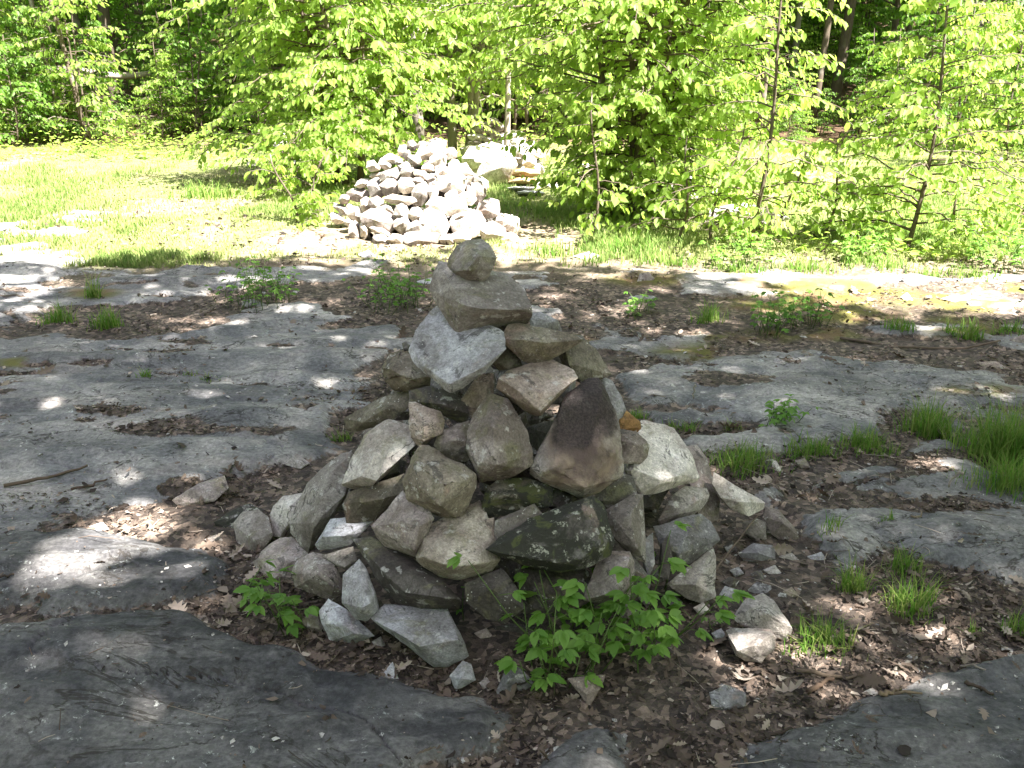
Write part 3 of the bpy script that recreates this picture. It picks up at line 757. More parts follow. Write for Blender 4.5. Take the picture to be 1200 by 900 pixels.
LOOSE = [
('flat pinkish slab lying on the litter left of the near cairn','P',[(202,586),(233,567),(262,558),(267,572),(240,590),(216,597)],6),
('pale stone sunk in litter by the top left of the near cairn','G',[(329,545),(348,531),(363,543),(350,552)],5),
('small bright white stone at the upper edge of the sunlit left slab','W',[(131,633),(138,627),(145,632),(140,637)],3),
('rounded purplish boulder lying at the far edge of the bedrock','P',[(747,330),(750,321),(760,319),(767,326),(764,334)],9),
('dark grey stone on the bedrock right of the near cairn','U',[(902,426),(910,419),(922,424),(921,432),(906,432)],6),
('small pale stone beside the dark grey stone on the bedrock','G',[(921,424),(930,421),(937,427),(928,432)],5),
('grey stone sitting in the right hand grass clump','U',[(1112,500),(1122,490),(1130,500),(1122,510),(1113,508)],5),
('pale flat stone by the right hand grass clump','T',[(1105,532),(1125,528),(1133,533),(1115,538)],3),
('tan bark like flat stone on the far right ledge','T',[(1145,425),(1165,423),(1185,433),(1160,434)],3),
('white chip in the grass right of the cairn','W',[(860,534),(870,532),(873,540),(862,542)],3),
('flat pinkish chip beside the grass right of the cairn','P',[(932,540),(943,537),(950,548),(938,552)],3),
('pale wedge shaped stone standing in the grass right of the cairn','W',[(904,538),(910,540),(917,553),(912,556),(905,548)],3),
('dark shard beside the pale wedge shaped stone','D',[(895,535),(903,534),(906,552),(898,556)],3),
('pale grey flake on the bedrock left of centre','B',[(335,486),(345,484),(352,488),(343,492)],3),
('white flake lying on the left bedrock','W',[(85,548),(100,543),(108,550),(93,555)],3),
('pale patch of quartz pebbles at the far left bedrock edge','W',[(10,470),(35,466),(40,474),(15,476)],4),
('grey flake by the broken ledge at far left','B',[(155,545),(170,543),(176,550),(160,553)],3),
('bluish flake beside the stick on the far left','B',[(105,617),(120,612),(128,620),(110,625)],3),
('sunlit white stone at the far edge of the right ledge','W',[(1103,350),(1120,345),(1138,350),(1125,358)],6),
('small pale stone on the mossy right ledge','W',[(1055,348),(1063,343),(1070,352),(1060,354)],5),
('pale stone on the far right edge of the bedrock','P',[(1183,398),(1200,392),(1215,402),(1195,408)],6),
('half buried grey stone near the leafy weed behind the cairn','B',[(420,298),(432,293),(440,300),(428,305)],7),
('flat blue grey stone beside the weed behind the cairn','B',[(488,330),(505,325),(512,331),(495,335)],6),
('flat grey stone right of the far cairn in the grass','W',[(672,300),(690,295),(705,300),(690,306)],6),
('small grey cobble on the litter slope right of the cairn','G',[(1015,640),(1030,634),(1040,641),(1025,648)],3),
('chunk of grey rock behind the right grass clump','U',[(1165,560),(1185,553),(1195,562),(1178,570)],5),
('tan flake lying in the litter below the right grass','T',[(1010,812),(1022,806),(1032,812),(1020,818)],3),
]
for lab, col, out, th in LOOSE:
    stone(lab, col, out, (), mode='g', thick=th, group='loose stones scattered over the clearing', name='loose_stone', seg=.02)

RUB = [
('grey angular chip between the right foot stones and the pinkish wedge','G',[(894,668),(908,662),(916,672),(902,678)]),
('dark stone fragment below the dark blue grey foot stone','K',[(880,672),(892,668),(896,680),(884,684)]),
('flat pale fragment in the litter right of the pinkish wedge','B',[(946,652),(962,647),(968,655),(952,660)]),
('brown fragment right of the flat grey stone','T',[(914,694),(928,688),(936,698),(922,704)]),
('grey fragment just left of the wedge shaped stone','U',[(834,742),(845,736),(851,746),(840,752)]),
('small light chunk at the foot of the light grey corner slab','W',[(812,712),(824,706),(832,715),(820,721)]),
('dark fragment behind the pinkish wedge','D',[(926,592),(938,588),(944,597),(932,601)]),
('dark flat sliver lying in the gap left of the large leafy weed','D',[(578,735),(600,731),(632,735),(630,744),(590,746)]),
('small brown stone in the litter below the dark boulder','T',[(556,742),(570,736),(578,746),(566,752)]),
('pinkish chunk behind the right leafy weed','P',[(722,712),(738,706),(748,716),(738,726),(724,724)]),
('small grey wedge at the foot of the pointed pinkish stone','G',[(748,700),(760,692),(770,704),(758,712)]),
('small dark stone under the corner slab','K',[(776,702),(790,696),(800,706),(788,714)]),
('small grey stone right of the thin sliver','G',[(764,668),(774,664),(778,680),(768,686)]),
('bluish chip lying right of the corner slab','B',[(855,668),(866,664),(872,672),(862,677)]),
('flat grey chip near the pinkish wedge stone','G',[(912,652),(928,648),(936,656),(920,661)]),
('dark chip in the leaves by the lichen spotted stone','D',[(848,640),(858,634),(864,644),(854,650)]),
('small pale wedge in the gap above the squat rounded stone','W',[(358,628),(366,622),(372,636),(362,640)]),
('brownish chunk at the left foot of the pile','T',[(268,650),(280,644),(288,654),(276,662)]),
('grey chip left of the far left stone','G',[(240,632),(254,626),(262,634),(248,640)]),
('small grey chunk between the tilted flat stone and the bluish block','G',[(436,752),(446,746),(452,756),(442,762)]),
('small lavender chunk right of the small blue grey cube','P',[(562,800),(570,794),(577,803),(568,810)]),
]
for lab, col, out in RUB:
    stone(lab, col, out, (), mode='g', thick=4, group='rubble at the foot of the near cairn', name='rubble_stone', seg=.015)
# fill: hidden inner and back stones, coloured dark to shade the near cairn's gaps
rg = np.random.default_rng(5)
def blob_pts(c, sx, sy, sz, rg, n=16):
    d = unit(rg.normal(size=(n, 3)))
    return c + d * np.array([sx, sy, sz]) * rg.uniform(.8, 1.0, (n, 1))
def free_stone(label, col, c, s, group, name='cairn_stone', seg=.03, flat=.65):
    SEED[0] += 1
    pts = blob_pts(np.zeros(3), s, s * rg.uniform(.6, .9), s * flat, rg)
    a = rg.uniform(0, 6.28); ca, sa = math.cos(a), math.sin(a)
    pts = pts @ np.array([[ca, sa, 0], [-sa, ca, 0], [0, 0, 1]])
    co, fs = rock_mesh(name, pts, seg, s * .03, SEED[0], s * .06)
    ob = link(name, build_mesh(name, co, [fs]), M_STONE, loc=c, label=label, category='stone', group=group)
    ob.color = (*(np.array(CLR[col]) * rg.uniform(.85, 1.15)), 1)
    return ob
for (z, r, n, s) in ((.10, .30, 6, .17), (.33, .20, 4, .17), (.55, .12, 3, .14), (.72, .05, 1, .13)):
    for i in range(n):
        a = i * 6.283 / n + z * 5
        free_stone('stone added deep inside the near cairn, coloured dark to shade its gaps', 'D', (NEAR['c'][0] + r * math.cos(a), NEAR['c'][1] + .06 + r * math.sin(a), z), s, 'inner stones of the near cairn')
for (z, n) in ((.08, 8), (.27, 6), (.45, 5), (.62, 3)):
    for i in range(n):
        a = math.radians(15 + 150 * (i + .5) / n); r = NEAR['R0'] - NEAR['k'] * z - .1
        free_stone('angular stone on the far side of the near cairn, darkened for shaded gaps', 'KUDK'[i % 4], (NEAR['c'][0] + r * math.cos(a), NEAR['c'][1] + r * math.sin(a), z), .13, 'stones on the back of the near cairn', seg=.025)
# ------------------------------------------------------------------ the large sunlit cairn behind, and the boulders beyond it
T15 = [(80,650,90,60,30),(110,590,100,50,35),(165,585,60,50,0),(215,620,110,90,0),(220,495,130,70,0),(130,525,60,50,-30),(250,420,90,50,-25),(270,565,60,90,0),(340,555,100,90,0),(410,590,110,60,0),(345,455,100,130,0),(440,375,140,100,0),(435,450,120,100,0),(550,435,130,90,0),(550,355,90,70,0),(500,530,190,60,5),(360,665,210,120,10),(510,620,100,100,-10),(605,625,90,80,0),(655,680,60,60,0),(610,710,130,70,-15),(515,690,100,100,0),(200,735,70,120,0),(265,720,60,110,0),(370,740,120,40,20),(370,790,90,80,50),(470,790,100,60,0),(580,170,60,60,0),(520,210,60,70,0),(545,235,50,60,0),(490,280,50,50,0),(440,260,90,60,0),(400,290,80,70,0),(320,310,80,60,20),(350,365,90,40,-15),(510,320,60,40,0),(545,310,70,50,20),(650,175,70,50,0),(700,200,200,100,-30),(830,225,80,70,0),(755,275,100,100,0),(685,320,70,60,0),(780,345,100,80,0),(860,310,70,80,0),(640,365,110,50,25),(620,410,70,50,20),(725,400,80,80,0),(635,490,100,150,15),(720,470,60,110,0),(740,570,120,100,0),(690,610,70,40,0),(720,700,160,180,0),(640,790,200,120,0),(590,270,80,70,0),(300,640,60,60,0),(160,680,60,40,10)]
T16 = [(280,420,170,150,0),(280,500,80,60,0),(380,520,100,80,0),(300,580,150,100,0),(440,480,120,120,0),(520,590,150,110,-20),(380,690,190,180,10),(540,740,170,120,20),(620,660,90,70,0),(680,690,90,100,0),(340,640,80,40,0),(250,790,90,60,0),(640,790,150,80,0),(350,350,120,110,0),(400,400,110,100,0),(460,430,100,90,0),(340,780,110,70,0)]
els = [(380 + a / 5.625, 140 + b / 5.625, w / 5.625, h / 5.625, r) for a, b, w, h, r in T15] + [(480 + a / 5.625, 140 + b / 5.625, w / 5.625, h / 5.625, r) for a, b, w, h, r in T16]
ORD = ['first', 'second', 'third', 'fourth', 'fifth', 'sixth', 'seventh', 'eighth', 'ninth', 'tenth', 'eleventh', 'twelfth', 'thirteenth', 'fourteenth', 'fifteenth']
els.sort(key=lambda e: e[1])
rows = []
bands = np.linspace(158, 292, 9)
for b0, b1 in zip(bands[:-1], bands[1:]):
    rows.append(sorted([e for e in els if (b0 <= e[1] < b1) or (b1 == bands[-1] and e[1] >= b1) or (b0 == bands[0] and e[1] < b0)]))
rg = np.random.default_rng(23)
for ri, row in enumerate(rows):
    for ci, (ex, ey, ew, eh, er) in enumerate(row):
        n = rg.integers(6, 9)
        th = np.sort(rg.uniform(0, 2 * math.pi) + (np.arange(n) + rg.uniform(-.3, .3, n)) * 2 * math.pi / n)
        a = math.radians(er)
        out = []
        for t in th:
            u, v_ = ew * .60 * math.cos(t), eh * .64 * math.sin(t)
            m = rg.uniform(.92, 1.08)
            out.append((ex + m * (u * math.cos(a) - v_ * math.sin(a)), ey + m * (u * math.sin(a) + v_ * math.cos(a)), rg.uniform(-3, 2)))
        rid = [(ex + rg.uniform(-.2, .2) * ew, ey + rg.uniform(-.25, .15) * eh, 4 + .16 * min(ew, eh)), (ex + rg.uniform(-.3, .3) * ew, ey + rg.uniform(0, .2) * eh, 4)]
        big = 'large ' if ew * eh > 520 else ('small ' if ew * eh < 140 else '')
        cl = 'P' if rg.uniform() < .3 else ('W' if ex > 505 else ('G' if rg.uniform() < .4 else 'C'))  # right side whiter: sunlight put into the stone colours
        tone = {'P': 'pinkish', 'W': 'white', 'G': 'grey', 'C': 'cream'}[cl]
        nm = ORD[ri] + ' row down on the far cairn'
        stone(f'{big}{tone} stone, {ORD[ci]} from the left in the {nm}', cl, out, rid, D=rg.uniform(-2, 3), thick=max(10, .9 * min(ew, eh)), cone=FAR2, group='stones stacked in the far sunlit cairn', seg=.035, bev=.003, tilt=.45, shade=(1.0 if ex > 500 else .85), under=.35)  # left stones darkened in colour, as the side away from the sun
for (z, r, n, s) in ((.05, .45, 8, .26), (.3, .28, 6, .22), (.52, .14, 3, .18)):  # added core, dark colour stands in for shade between outer stones
    for i in range(n):
        a = i * 6.283 / n + z * 7
        free_stone('stone added inside the far cairn, coloured dark to shade its gaps', 'K', (FAR2['c'][0] + r * math.cos(a), FAR2['c'][1] + .1 + r * math.sin(a), z), s, 'inner stones of the far sunlit cairn', seg=.06)

def zz(l): return [(480 + a / 5.625, 140 + b / 5.625) for a, b in l]
def far_el(label, col, zel, Y, grp, nm='stone', th=None, mat=None, amp=None):
    ex, ey = zz([(zel[0], zel[1])])[0]; ew, eh = zel[2] / 5.625, zel[3] / 5.625
    n = 8; ph = rg.uniform(0, 1)
    out = [(ex + ew * .55 * math.cos(t) * rg.uniform(.9, 1.1), ey + eh * .55 * math.sin(t) * rg.uniform(.9, 1.1), rg.uniform(-3, 3)) for t in (np.arange(n) + ph) * 2 * math.pi / n]
    return stone(label, col, out, [(ex, ey - eh * .15, 9), (ex + ew * .2, ey + eh * .1, 7)], mode='y', Y=Y, thick=th or 20, group=grp, name=nm, seg=.06, bev=.008, tilt=.3, mat=mat, under=.5)
far_el('huge white sunlit boulder between the far cairn and the small cairn behind it', 'W', (530,290,330,270), 12.0, None, 'boulder', 60)
far_el('white boulder leaning on the left side of the huge sunlit boulder', 'W', (410,270,130,100), 11.8, None, 'boulder', 30)
B3 = 'stones of the small cairn behind the sunlit boulder'
C3 = [((548,15,80,45),'topmost white stone of the small cairn behind the boulder'),((515,40,60,50),'small stone left of the top one on the small distant cairn'),((590,50,60,55),'small stone right of the top one on the small distant cairn'),((455,65,65,60),'pointed stone standing at the left shoulder of the small distant cairn'),((545,80,90,55),'wide white stone in the middle of the small distant cairn'),((440,115,110,50),'flat stone jutting out left on the small distant cairn'),((590,110,110,50),'flat stone jutting out right on the small distant cairn'),((430,155,90,40),'flat stone at the lower left of the small distant cairn'),((515,130,90,40),'thin white slab in the middle of the small distant cairn'),((600,155,90,50),'low stone at the right foot of the small distant cairn'),((520,165,90,40),'low white slab just above the huge sunlit boulder')]
for z_, l_ in C3: far_el(l_, 'W' if rg.uniform() < .7 else 'P', z_, 13.2, B3, 'cairn_stone', 22)
far_el('rounded white boulder right of the slim trunk behind the far cairn', 'W', (700,125,120,110), 13.4, None, 'boulder', 40)
far_el('white boulder with leaf shadows right of the huge sunlit boulder', 'W', (700,210,150,150), 12.9, None, 'boulder', 40)
far_el('white boulder at the right end of the distant boulder row', 'C', (800,200,110,130), 13.0, None, 'boulder', 35)
far_el('lower white rock half hidden by leaves at the right of the boulders', 'W', (790,280,90,80), 12.6, None, 'boulder', 30)
far_el('ochre mossy ledge stone below the distant white boulders', (.26,.20,.09), (755,350,190,55), 12.2, None, 'ledge_stone', 40)
far_el('orange mossy ledge stone just above the flat grey slabs', (.29,.20,.10), (745,405,190,40), 11.9, None, 'ledge_stone', 30)
far_el('upper flat grey slab lying right of the far cairn', 'B', (740,452,170,22), 11.5, None, 'flat_slab', 40)
far_el('lower flat grey slab lying right of the far cairn', 'B', (800,482,170,30), 11.2, None, 'flat_slab', 40)
far_el('pale flat rock in the sun right of the orange ledge', 'W', (900,440,150,70), 11.9, None, 'flat_slab', 40)
for i, (zx_, Yb, s_) in enumerate([(420,13.2,.24),(490,13.3,.27),(555,13.3,.27),(610,13.3,.25),(670,13.5,.27),(735,13.3,.27),(800,13.0,.24),(690,13.0,.25)]):
    xx = at_depth(480 + zx_ / 5.625, 200, Yb)[0]
    for zl in (.1, .3):
        free_stone('pale rock under the distant cairn and boulders mostly hidden from view', 'W', (xx + rg.uniform(-.05, .05), Yb + .05, zl), s_, 'rocks under the distant boulders', name='boulder', seg=.08)
def far_poly(label, col, out, Y, nm='boulder', th=30):
    Y = gxy(300, max(p[1] for p in out))[1] + .05
    return stone(label, col, out, (), mode='y', Y=Y, thick=th, group=None, name=nm, seg=.06, bev=.015, tilt=.3)
far_poly('white upright rock among the leaves of the left beech', 'W', [(320,166),(326,155),(336,152),(340,162),(342,188),(322,192)], 12.6)
far_poly('ochre mossy rock in the leaves left of the far cairn', (.30,.21,.06), [(318,186),(335,177),(354,184),(352,194),(325,196)], 12.0)
far_poly('white slab edge under the ochre mossy rock on the left', 'W', [(325,195),(352,186),(358,190),(345,197),(330,198)], 11.8)
far_poly('white rock on the grass behind the left beech trunk', 'W', [(288,190),(296,188),(302,194),(290,196)], 11.9)
far_poly('broad white sunlit rock ledge seen through the right hand saplings', 'W', [(825,262),(835,245),(870,238),(905,246),(925,256),(900,266),(850,272)], 9.4, 'rock_ledge')
far_poly('pale rock behind the foot of the right multi stemmed beech', 'B', [(745,228),(760,219),(772,221),(770,230),(752,234)], 10.8)
far_poly('pale rock ledge right of the multi stemmed beech foot', 'W', [(780,215),(810,206),(840,222),(838,240),(800,240)], 10.6, 'rock_ledge')
far_poly('pale stone on the slope left of the right beech', 'W', [(668,200),(685,191),(700,196),(698,206),(675,208)], 11.6)

# ------------------------------------------------------------------ trees and saplings
def tree_limbs(buf, rg, H, stems, lean, r0, R, nb, z0, curve=.06, up=.45, drop=.5, sub=6, leaf_n=8, lsize=.085, prof=None, lspace=.055, aim=None):
    """grow stems, limbs and twigs into buf; return leaf positions, directions, normals, sizes"""
    LP, LD, LN, LS = [], [], [], []
    for (sx, sy, hh, lx, ly) in stems:
        n = 9
        t = np.linspace(0, 1, n)
        base = np.array([sx, sy, -.08])
        pts = base + np.stack([lx * t ** 1.2 + curve * np.sin(t * 5 + sx * 9), ly * t ** 1.2 + curve * np.cos(t * 4 + sy * 7) - curve, t * hh], 1)
        buf.tube(pts, r0 * (1 - .8 * t) + .004, 7)
        for b in range(nb):
            tb = (b + rg.uniform(0, 1)) / nb
            z = z0 + (hh * .98 - z0) * tb
            tt = min(z / hh, .995)
            p0 = np.array([np.interp(tt, t, pts[:, i]) for i in range(3)])
            az = rg.uniform(0, 6.283) if aim is None or rg.uniform() > aim[1] else aim[0] + rg.normal() * .8
            L = R * (prof(tb) if prof else (1 - .55 * tb)) * rg.uniform(.65, 1.1)
            h = np.array([math.cos(az), math.sin(az), 0])
            m = 7; s = np.linspace(0, 1, m)
            e = up * rg.uniform(.5, 1.3)
            bp = p0 + h * (L * s)[:, None] + np.array([0, 0, 1]) * (L * (e * s - drop * s ** 2))[:, None]
            bp[1:] += rg.normal(size=(m - 1, 3)) * .02 * L
            buf.tube(bp, .008 * (1 - .8 * s) * (L / .9) + .002, 5)
            side = np.array([-h[1], h[0], 0])
            for q in range(sub + 1):
                sq = .22 + .78 * (q + rg.uniform(0, .6)) / (sub + .6)
                sq = min(sq, 1.0)
                c0 = np.array([np.interp(sq, s, bp[:, i]) for i in range(3)])
                sg = 1 if q % 2 else -1
                dr = unit(h * rg.uniform(.45, .9) + side * sg * rg.uniform(.5, 1.0) * (0 if q == sub else 1) + np.array([0, 0, rg.uniform(-.35, .5)]))
                tl = L * rg.uniform(.28, .5) * (1.15 - .55 * sq)
                k_ = max(3, int(tl / lspace))
                f = (np.arange(k_) + rg.uniform(.2, .8)) / k_
                tp = c0 + dr * (tl * f)[:, None] + np.array([0, 0, -1]) * (tl * .25 * f ** 2)[:, None]
                buf.tube(np.array([c0, c0 + dr * tl * .5 + np.array([0, 0, -.06 * tl]), tp[-1]]), np.array([.003, .002, .001]) * (L / .9) ** .3, 3)
                sd2 = unit(np.cross(dr, [0, 0, 1]))
                alt = np.where(np.arange(k_) % 2, 1, -1)
                ld = dr[None] * .75 + sd2[None] * (alt * .75)[:, None] + rg.normal(size=(k_, 3)) * .22
                ld[:, 2] -= rg.uniform(.5, 1.5, k_)
                LP.append(tp); LD.append(ld)
                nn = np.tile([.12, -.30, .60], (k_, 1)) + h * .6 + rg.normal(size=(k_, 3)) * .45
                LN.append(nn); LS.append(lsize * rg.uniform(.5, 1.25, k_) * (1 - .25 * f))
    return np.concatenate(LP), np.concatenate(LD), np.concatenate(LN), np.concatenate(LS)

def make_tree(name, label, loc, seed, group=None, mat=M_LEAF, bark=M_BARK, lod=1, **kw):
    rg_ = np.random.default_rng(seed)
    root = thing(name, label, 'tree', loc, 0, group)
    buf = Buf()
    kw.pop('H', None); kw.pop('lean', None)
    P, Dd, Nn, Sz = tree_limbs(buf, rg_, 0, kw.pop('stems'), 0, kw.pop('r0'), kw.pop('R'), kw.pop('nb'), kw.pop('z0'), **kw)
    link('trunk', buf.mesh('trunk'), bark, root)
    link('crown', leaf_mesh('crown', P, Dd, Nn, Sz, np.clip(rg_.normal(.5, .25, len(P)), 0, 1)), mat, root)
    return root, len(P)

def gp(px, py):
    x, y = gxy(px, py); return (x, y, gz(x, y))
nl = 0
# left beech with its low hanging sprays
x, y, z = gp(405, 216)
r, c_ = make_tree('beech_tree', 'sunlit young beech with low hanging sprays left of the far cairn', (x, y, z), 41, lod=1, H=3.6,
    stems=[(0, 0, 3.7, -.25, -.1), (.12, .05, 3.5, .45, .2), (-.08, .1, 3.2, -.6, .15)], lean=0, r0=.045, R=1.75, nb=58, z0=.45, up=.3, drop=.42, sub=9, lsize=.11, lspace=.048, prof=lambda t: 1.0 - .35 * t)
nl += c_
x, y, z = gp(545, 200)
r, c_ = make_tree('beech_tree', 'forked grey beech rising directly behind the far cairn', (x, y, z), 43, bark=M_PALEBARK, H=4,
    stems=[(0, 0, 4.0, .55, .1), (-.12, .05, 3.9, -.35, .2), (.03, .12, 3.6, .1, -.2)], lean=0, r0=.07, R=1.7, nb=48, z0=1.2, up=.33, drop=.38, sub=9, lsize=.11, lspace=.048, prof=lambda t: 1.0 - .3 * t)
nl += c_
x, y, z = gp(593, 208)
r, c_ = make_tree('slim_tree', 'single slim trunk standing before the distant white boulders', (x, y, z), 44, bark=M_PALEBARK, H=4,
    stems=[(0, 0, 4.2, .05, 0)], lean=0, r0=.045, R=1.1, nb=16, z0=1.75, curve=.02, up=.4, drop=.35, sub=5, lsize=.12, lspace=.10)
nl += c_
x, y, z = gp(735, 258)
r, c_ = make_tree('beech_tree', 'large multi stemmed sunlit beech right of the far cairn', (x, y, z), 47, H=3.4,
    stems=[(0, 0, 3.4, -.15, .1), (.1, .02, 3.3, .5, 0), (-.12, .06, 3.0, -.55, .1), (.04, .12, 3.3, .85, .3), (-.04, -.05, 2.6, .2, -.3)], lean=0, r0=.036, R=1.2, nb=50, z0=.22, up=.36, drop=.42, sub=8, lsize=.096, lspace=.044, prof=lambda t: .62 + .55 * min(1, t * 1.6))
nl += c_
x, y, z = gp(875, 292)
r, c_ = make_tree('sapling', 'thin dark stemmed sapling in front of the white rock ledge', (x, y, z), 49, H=2.4,
    stems=[(0, 0, 2.5, .18, .1)], lean=0, r0=.016, R=.85, nb=34, z0=.3, up=.4, drop=.4, sub=7, lsize=.09, lspace=.05)
nl += c_
x, y, z = gp(1062, 292)
r, c_ = make_tree('sapling', 'upright layered sapling standing alone at the right', (x, y, z), 51, H=2.6,
    stems=[(0, 0, 2.5, .06, 0)], lean=0, r0=.017, R=.95, nb=60, z0=.18, up=.42, drop=.38, sub=8, lsize=.085, lspace=.048, prof=lambda t: 1.05 - .75 * t)
nl += c_
x, y, z = gp(690, 284)
r, c_ = make_tree('sapling', 'very thin little sapling just left of the multi stemmed beech', (x, y, z), 53, H=1.3,
    stems=[(0, 0, 1.35, .05, .1)], lean=0, r0=.010, R=.55, nb=12, z0=.3, up=.3, drop=.4, sub=4, lsize=.09, lspace=.07)
nl += c_
x, y, z = gp(345, 262)
r, c_ = make_tree('sapling', 'low bushy sapling at the left foot of the far cairn', (x, y, z), 55, H=.9,
    stems=[(0, 0, .75, -.1, 0), (.2, .1, .8, .15, 0)], lean=0, r0=.010, R=.45, nb=14, z0=.1, up=.5, drop=.4, sub=4, lsize=.085, lspace=.06)
nl += c_
x, y, z = gp(790, 285)
r, c_ = make_tree('sapling', 'low spreading sapling below the right side of the multi stemmed beech', (x, y, z), 57, H=1.1,
    stems=[(0, 0, 1.0, .1, 0), (.35, .1, 1.1, .15, 0)], lean=0, r0=.010, R=.7, nb=14, z0=.15, up=.4, drop=.4, sub=5, lsize=.095, lspace=.07)
nl += c_
x, y, z = gp(960, 282)
r, c_ = make_tree('sapling', 'short pale green sapling between the two upright saplings at right', (x, y, z), 58, H=1.1,
    stems=[(0, 0, 1.0, .1, 0), (-.3, .2, .9, .1, 0)], lean=0, r0=.010, R=.65, nb=13, z0=.12, up=.4, drop=.4, sub=5, lsize=.085, lspace=.07)
x, y, z = gp(1180, 285)
r, c_ = make_tree('sapling', 'low green sapling at the right edge of the clearing', (x, y, z), 59, H=1.1,
    stems=[(0, 0, 1.1, .1, 0), (-.4, .3, 1.0, .1, 0), (.4, .2, 1.0, .1, 0)], lean=0, r0=.010, R=.6, nb=12, z0=.1, up=.4, drop=.4, sub=5, lsize=.08, lspace=.07)

# understory saplings at the wood's edge: four kinds, copied
protos = []
for i in range(4):
    root, c_ = make_tree('understory_sapling', 'young leafy beech sapling crowded into the sunlit edge of the wood', (0, 0, 0), 70 + i, group='young beeches in the understory', mat=M_LEAF if i % 2 else M_FOREST, H=2.6,
        stems=[(0, 0, 2.2 + .5 * i, .15, .1)] + ([(.1, .1, 2.0 + .4 * i, -.3, .2)] if i > 1 else []), lean=0, r0=.018, R=1.15, nb=40 if i < 2 else 26, z0=.25, up=.35, drop=.38, sub=8, lsize=.12, lspace=.075)
    protos.append(root); nl += c_
spots = []
rg = np.random.default_rng(77)
ED = [(45,160),(80,164),(120,166),(215,162),(262,158),(1035,175),(1075,172),(1140,176),(1195,172),(1180,200),(1230,200),(820,165),(740,155),(670,158),(60,168),(100,170),(20,172),(190,168),(240,165),(285,160),(310,172),(-40,170),(640,150),(700,165),(760,160),(840,170),(1010,165),(1120,190),(1160,178),(1210,185),(1090,160),(1250,180)]
for px, py in ED:
    x, y = gxy(px, py); spots.append((x, y, rg.uniform(.6, 1.0)))
for i in range(135):
    y = rg.uniform(17.5, 30); x = rg.uniform(-1.05, 1.05) * y
    if -.46 < x / y < -.34 and y < 23: continue
    if .24 < x / y < .38 and y < 25: continue
    spots.append((x, y, rg.uniform(.8, 1.6)))
for px, py in ((898,166),(918,160),(938,166),(960,162),(880,158),(925,172)):
    x, y = gxy(px, py); spots.append((x, y, rg.uniform(.36, .5)))
for xr, yy in ((.22,27),(.26,26),(.29,28),(.32,26.5),(.35,28),(.38,26),(.28,24.5),(.34,24.8),(.20,25),(.42,25)): spots.append((xr * yy, yy, rg.uniform(.75, 1.1)))
for i, (x, y, s_) in enumerate(spots):
    q = protos[i % 4]
    if i < 4: q.location = (x, y, gz(x, y)); q.scale = (s_,) * 3; q.rotation_euler = (0, 0, rg.uniform(0, 6))
    else: copy_thing(q, (x, y, gz(x, y)), rg.uniform(0, 6.28), s_)

# forest trunks with high crowns
def forest_crown(seed, n=1500, R=2.6, z0=4.6, z1=9.5, ls=.30):
    rg_ = np.random.default_rng(seed)
    nc = 34
    cc = np.stack([rg_.normal(size=nc) * R * .45, rg_.normal(size=nc) * R * .45, rg_.uniform(z0, z1, nc)], 1)
    k_ = rg_.integers(0, nc, n)
    P = cc[k_] + rg_.normal(size=(n, 3)) * np.array([.75, .75, .35])
    D_ = rg_.normal(size=(n, 3)); D_[:, 2] = -.5
    N_ = np.tile([0, 0, 1.0], (n, 1)) + rg_.normal(size=(n, 3)) * .35
    return leaf_mesh('crown', P, D_, N_, ls * rg_.uniform(.7, 1.2, n), np.clip(rg_.normal(.5, .25, n), 0, 1))
CROWNS = [forest_crown(90 + i) for i in range(3)]
for c in CROWNS: c.materials.append(M_FOREST)
def forest_tree(px, Y, wpx, lean, label, bark=M_BARK, group=None, name='forest_tree', crown=True, seed=0):
    x = (px - 600) / F0 * Y * 1.02
    z = gz(x, Y)
    rg_ = np.random.default_rng(int(abs(px) * 7 + Y * 13))
    root = thing(name, label, 'tree', (x, Y, z), 0, group)
    r0 = max(.03, wpx / F0 * Y * .5)
    t = np.linspace(0, 1, 10); Hh = 9.0
    b = Buf()
    pts = np.stack([lean * t * Hh + .12 * np.sin(t * 4 + px), .1 * np.cos(t * 3 + px), -.15 + t * Hh], 1)
    b.tube(pts, r0 * (1 - .6 * t) + r0 * .25 * np.exp(-t * 30), 9)
    for q in range(5):
        zz_ = rg_.uniform(2.2, 7.5); i = zz_ / Hh
        p0 = np.array([np.interp(i, t, pts[:, j]) for j in range(3)])
        a = rg_.uniform(0, 6.28); L = rg_.uniform(.9, 2.2); s = np.linspace(0, 1, 5)
        b.tube(p0 + np.stack([L * s * math.cos(a), L * s * math.sin(a), L * .45 * s], 1), r0 * .22 * (1 - .8 * s) + .004, 5)
    link('trunk', b.mesh('trunk'), bark, root)
    if crown:
        cr = link('crown', CROWNS[int(abs(px)) % 3], None, root); cr.rotation_euler = (0, 0, rg_.uniform(0, 6.28))
        cr.location = (lean * 6, 0, rg_.uniform(-.2, .8))
    return root
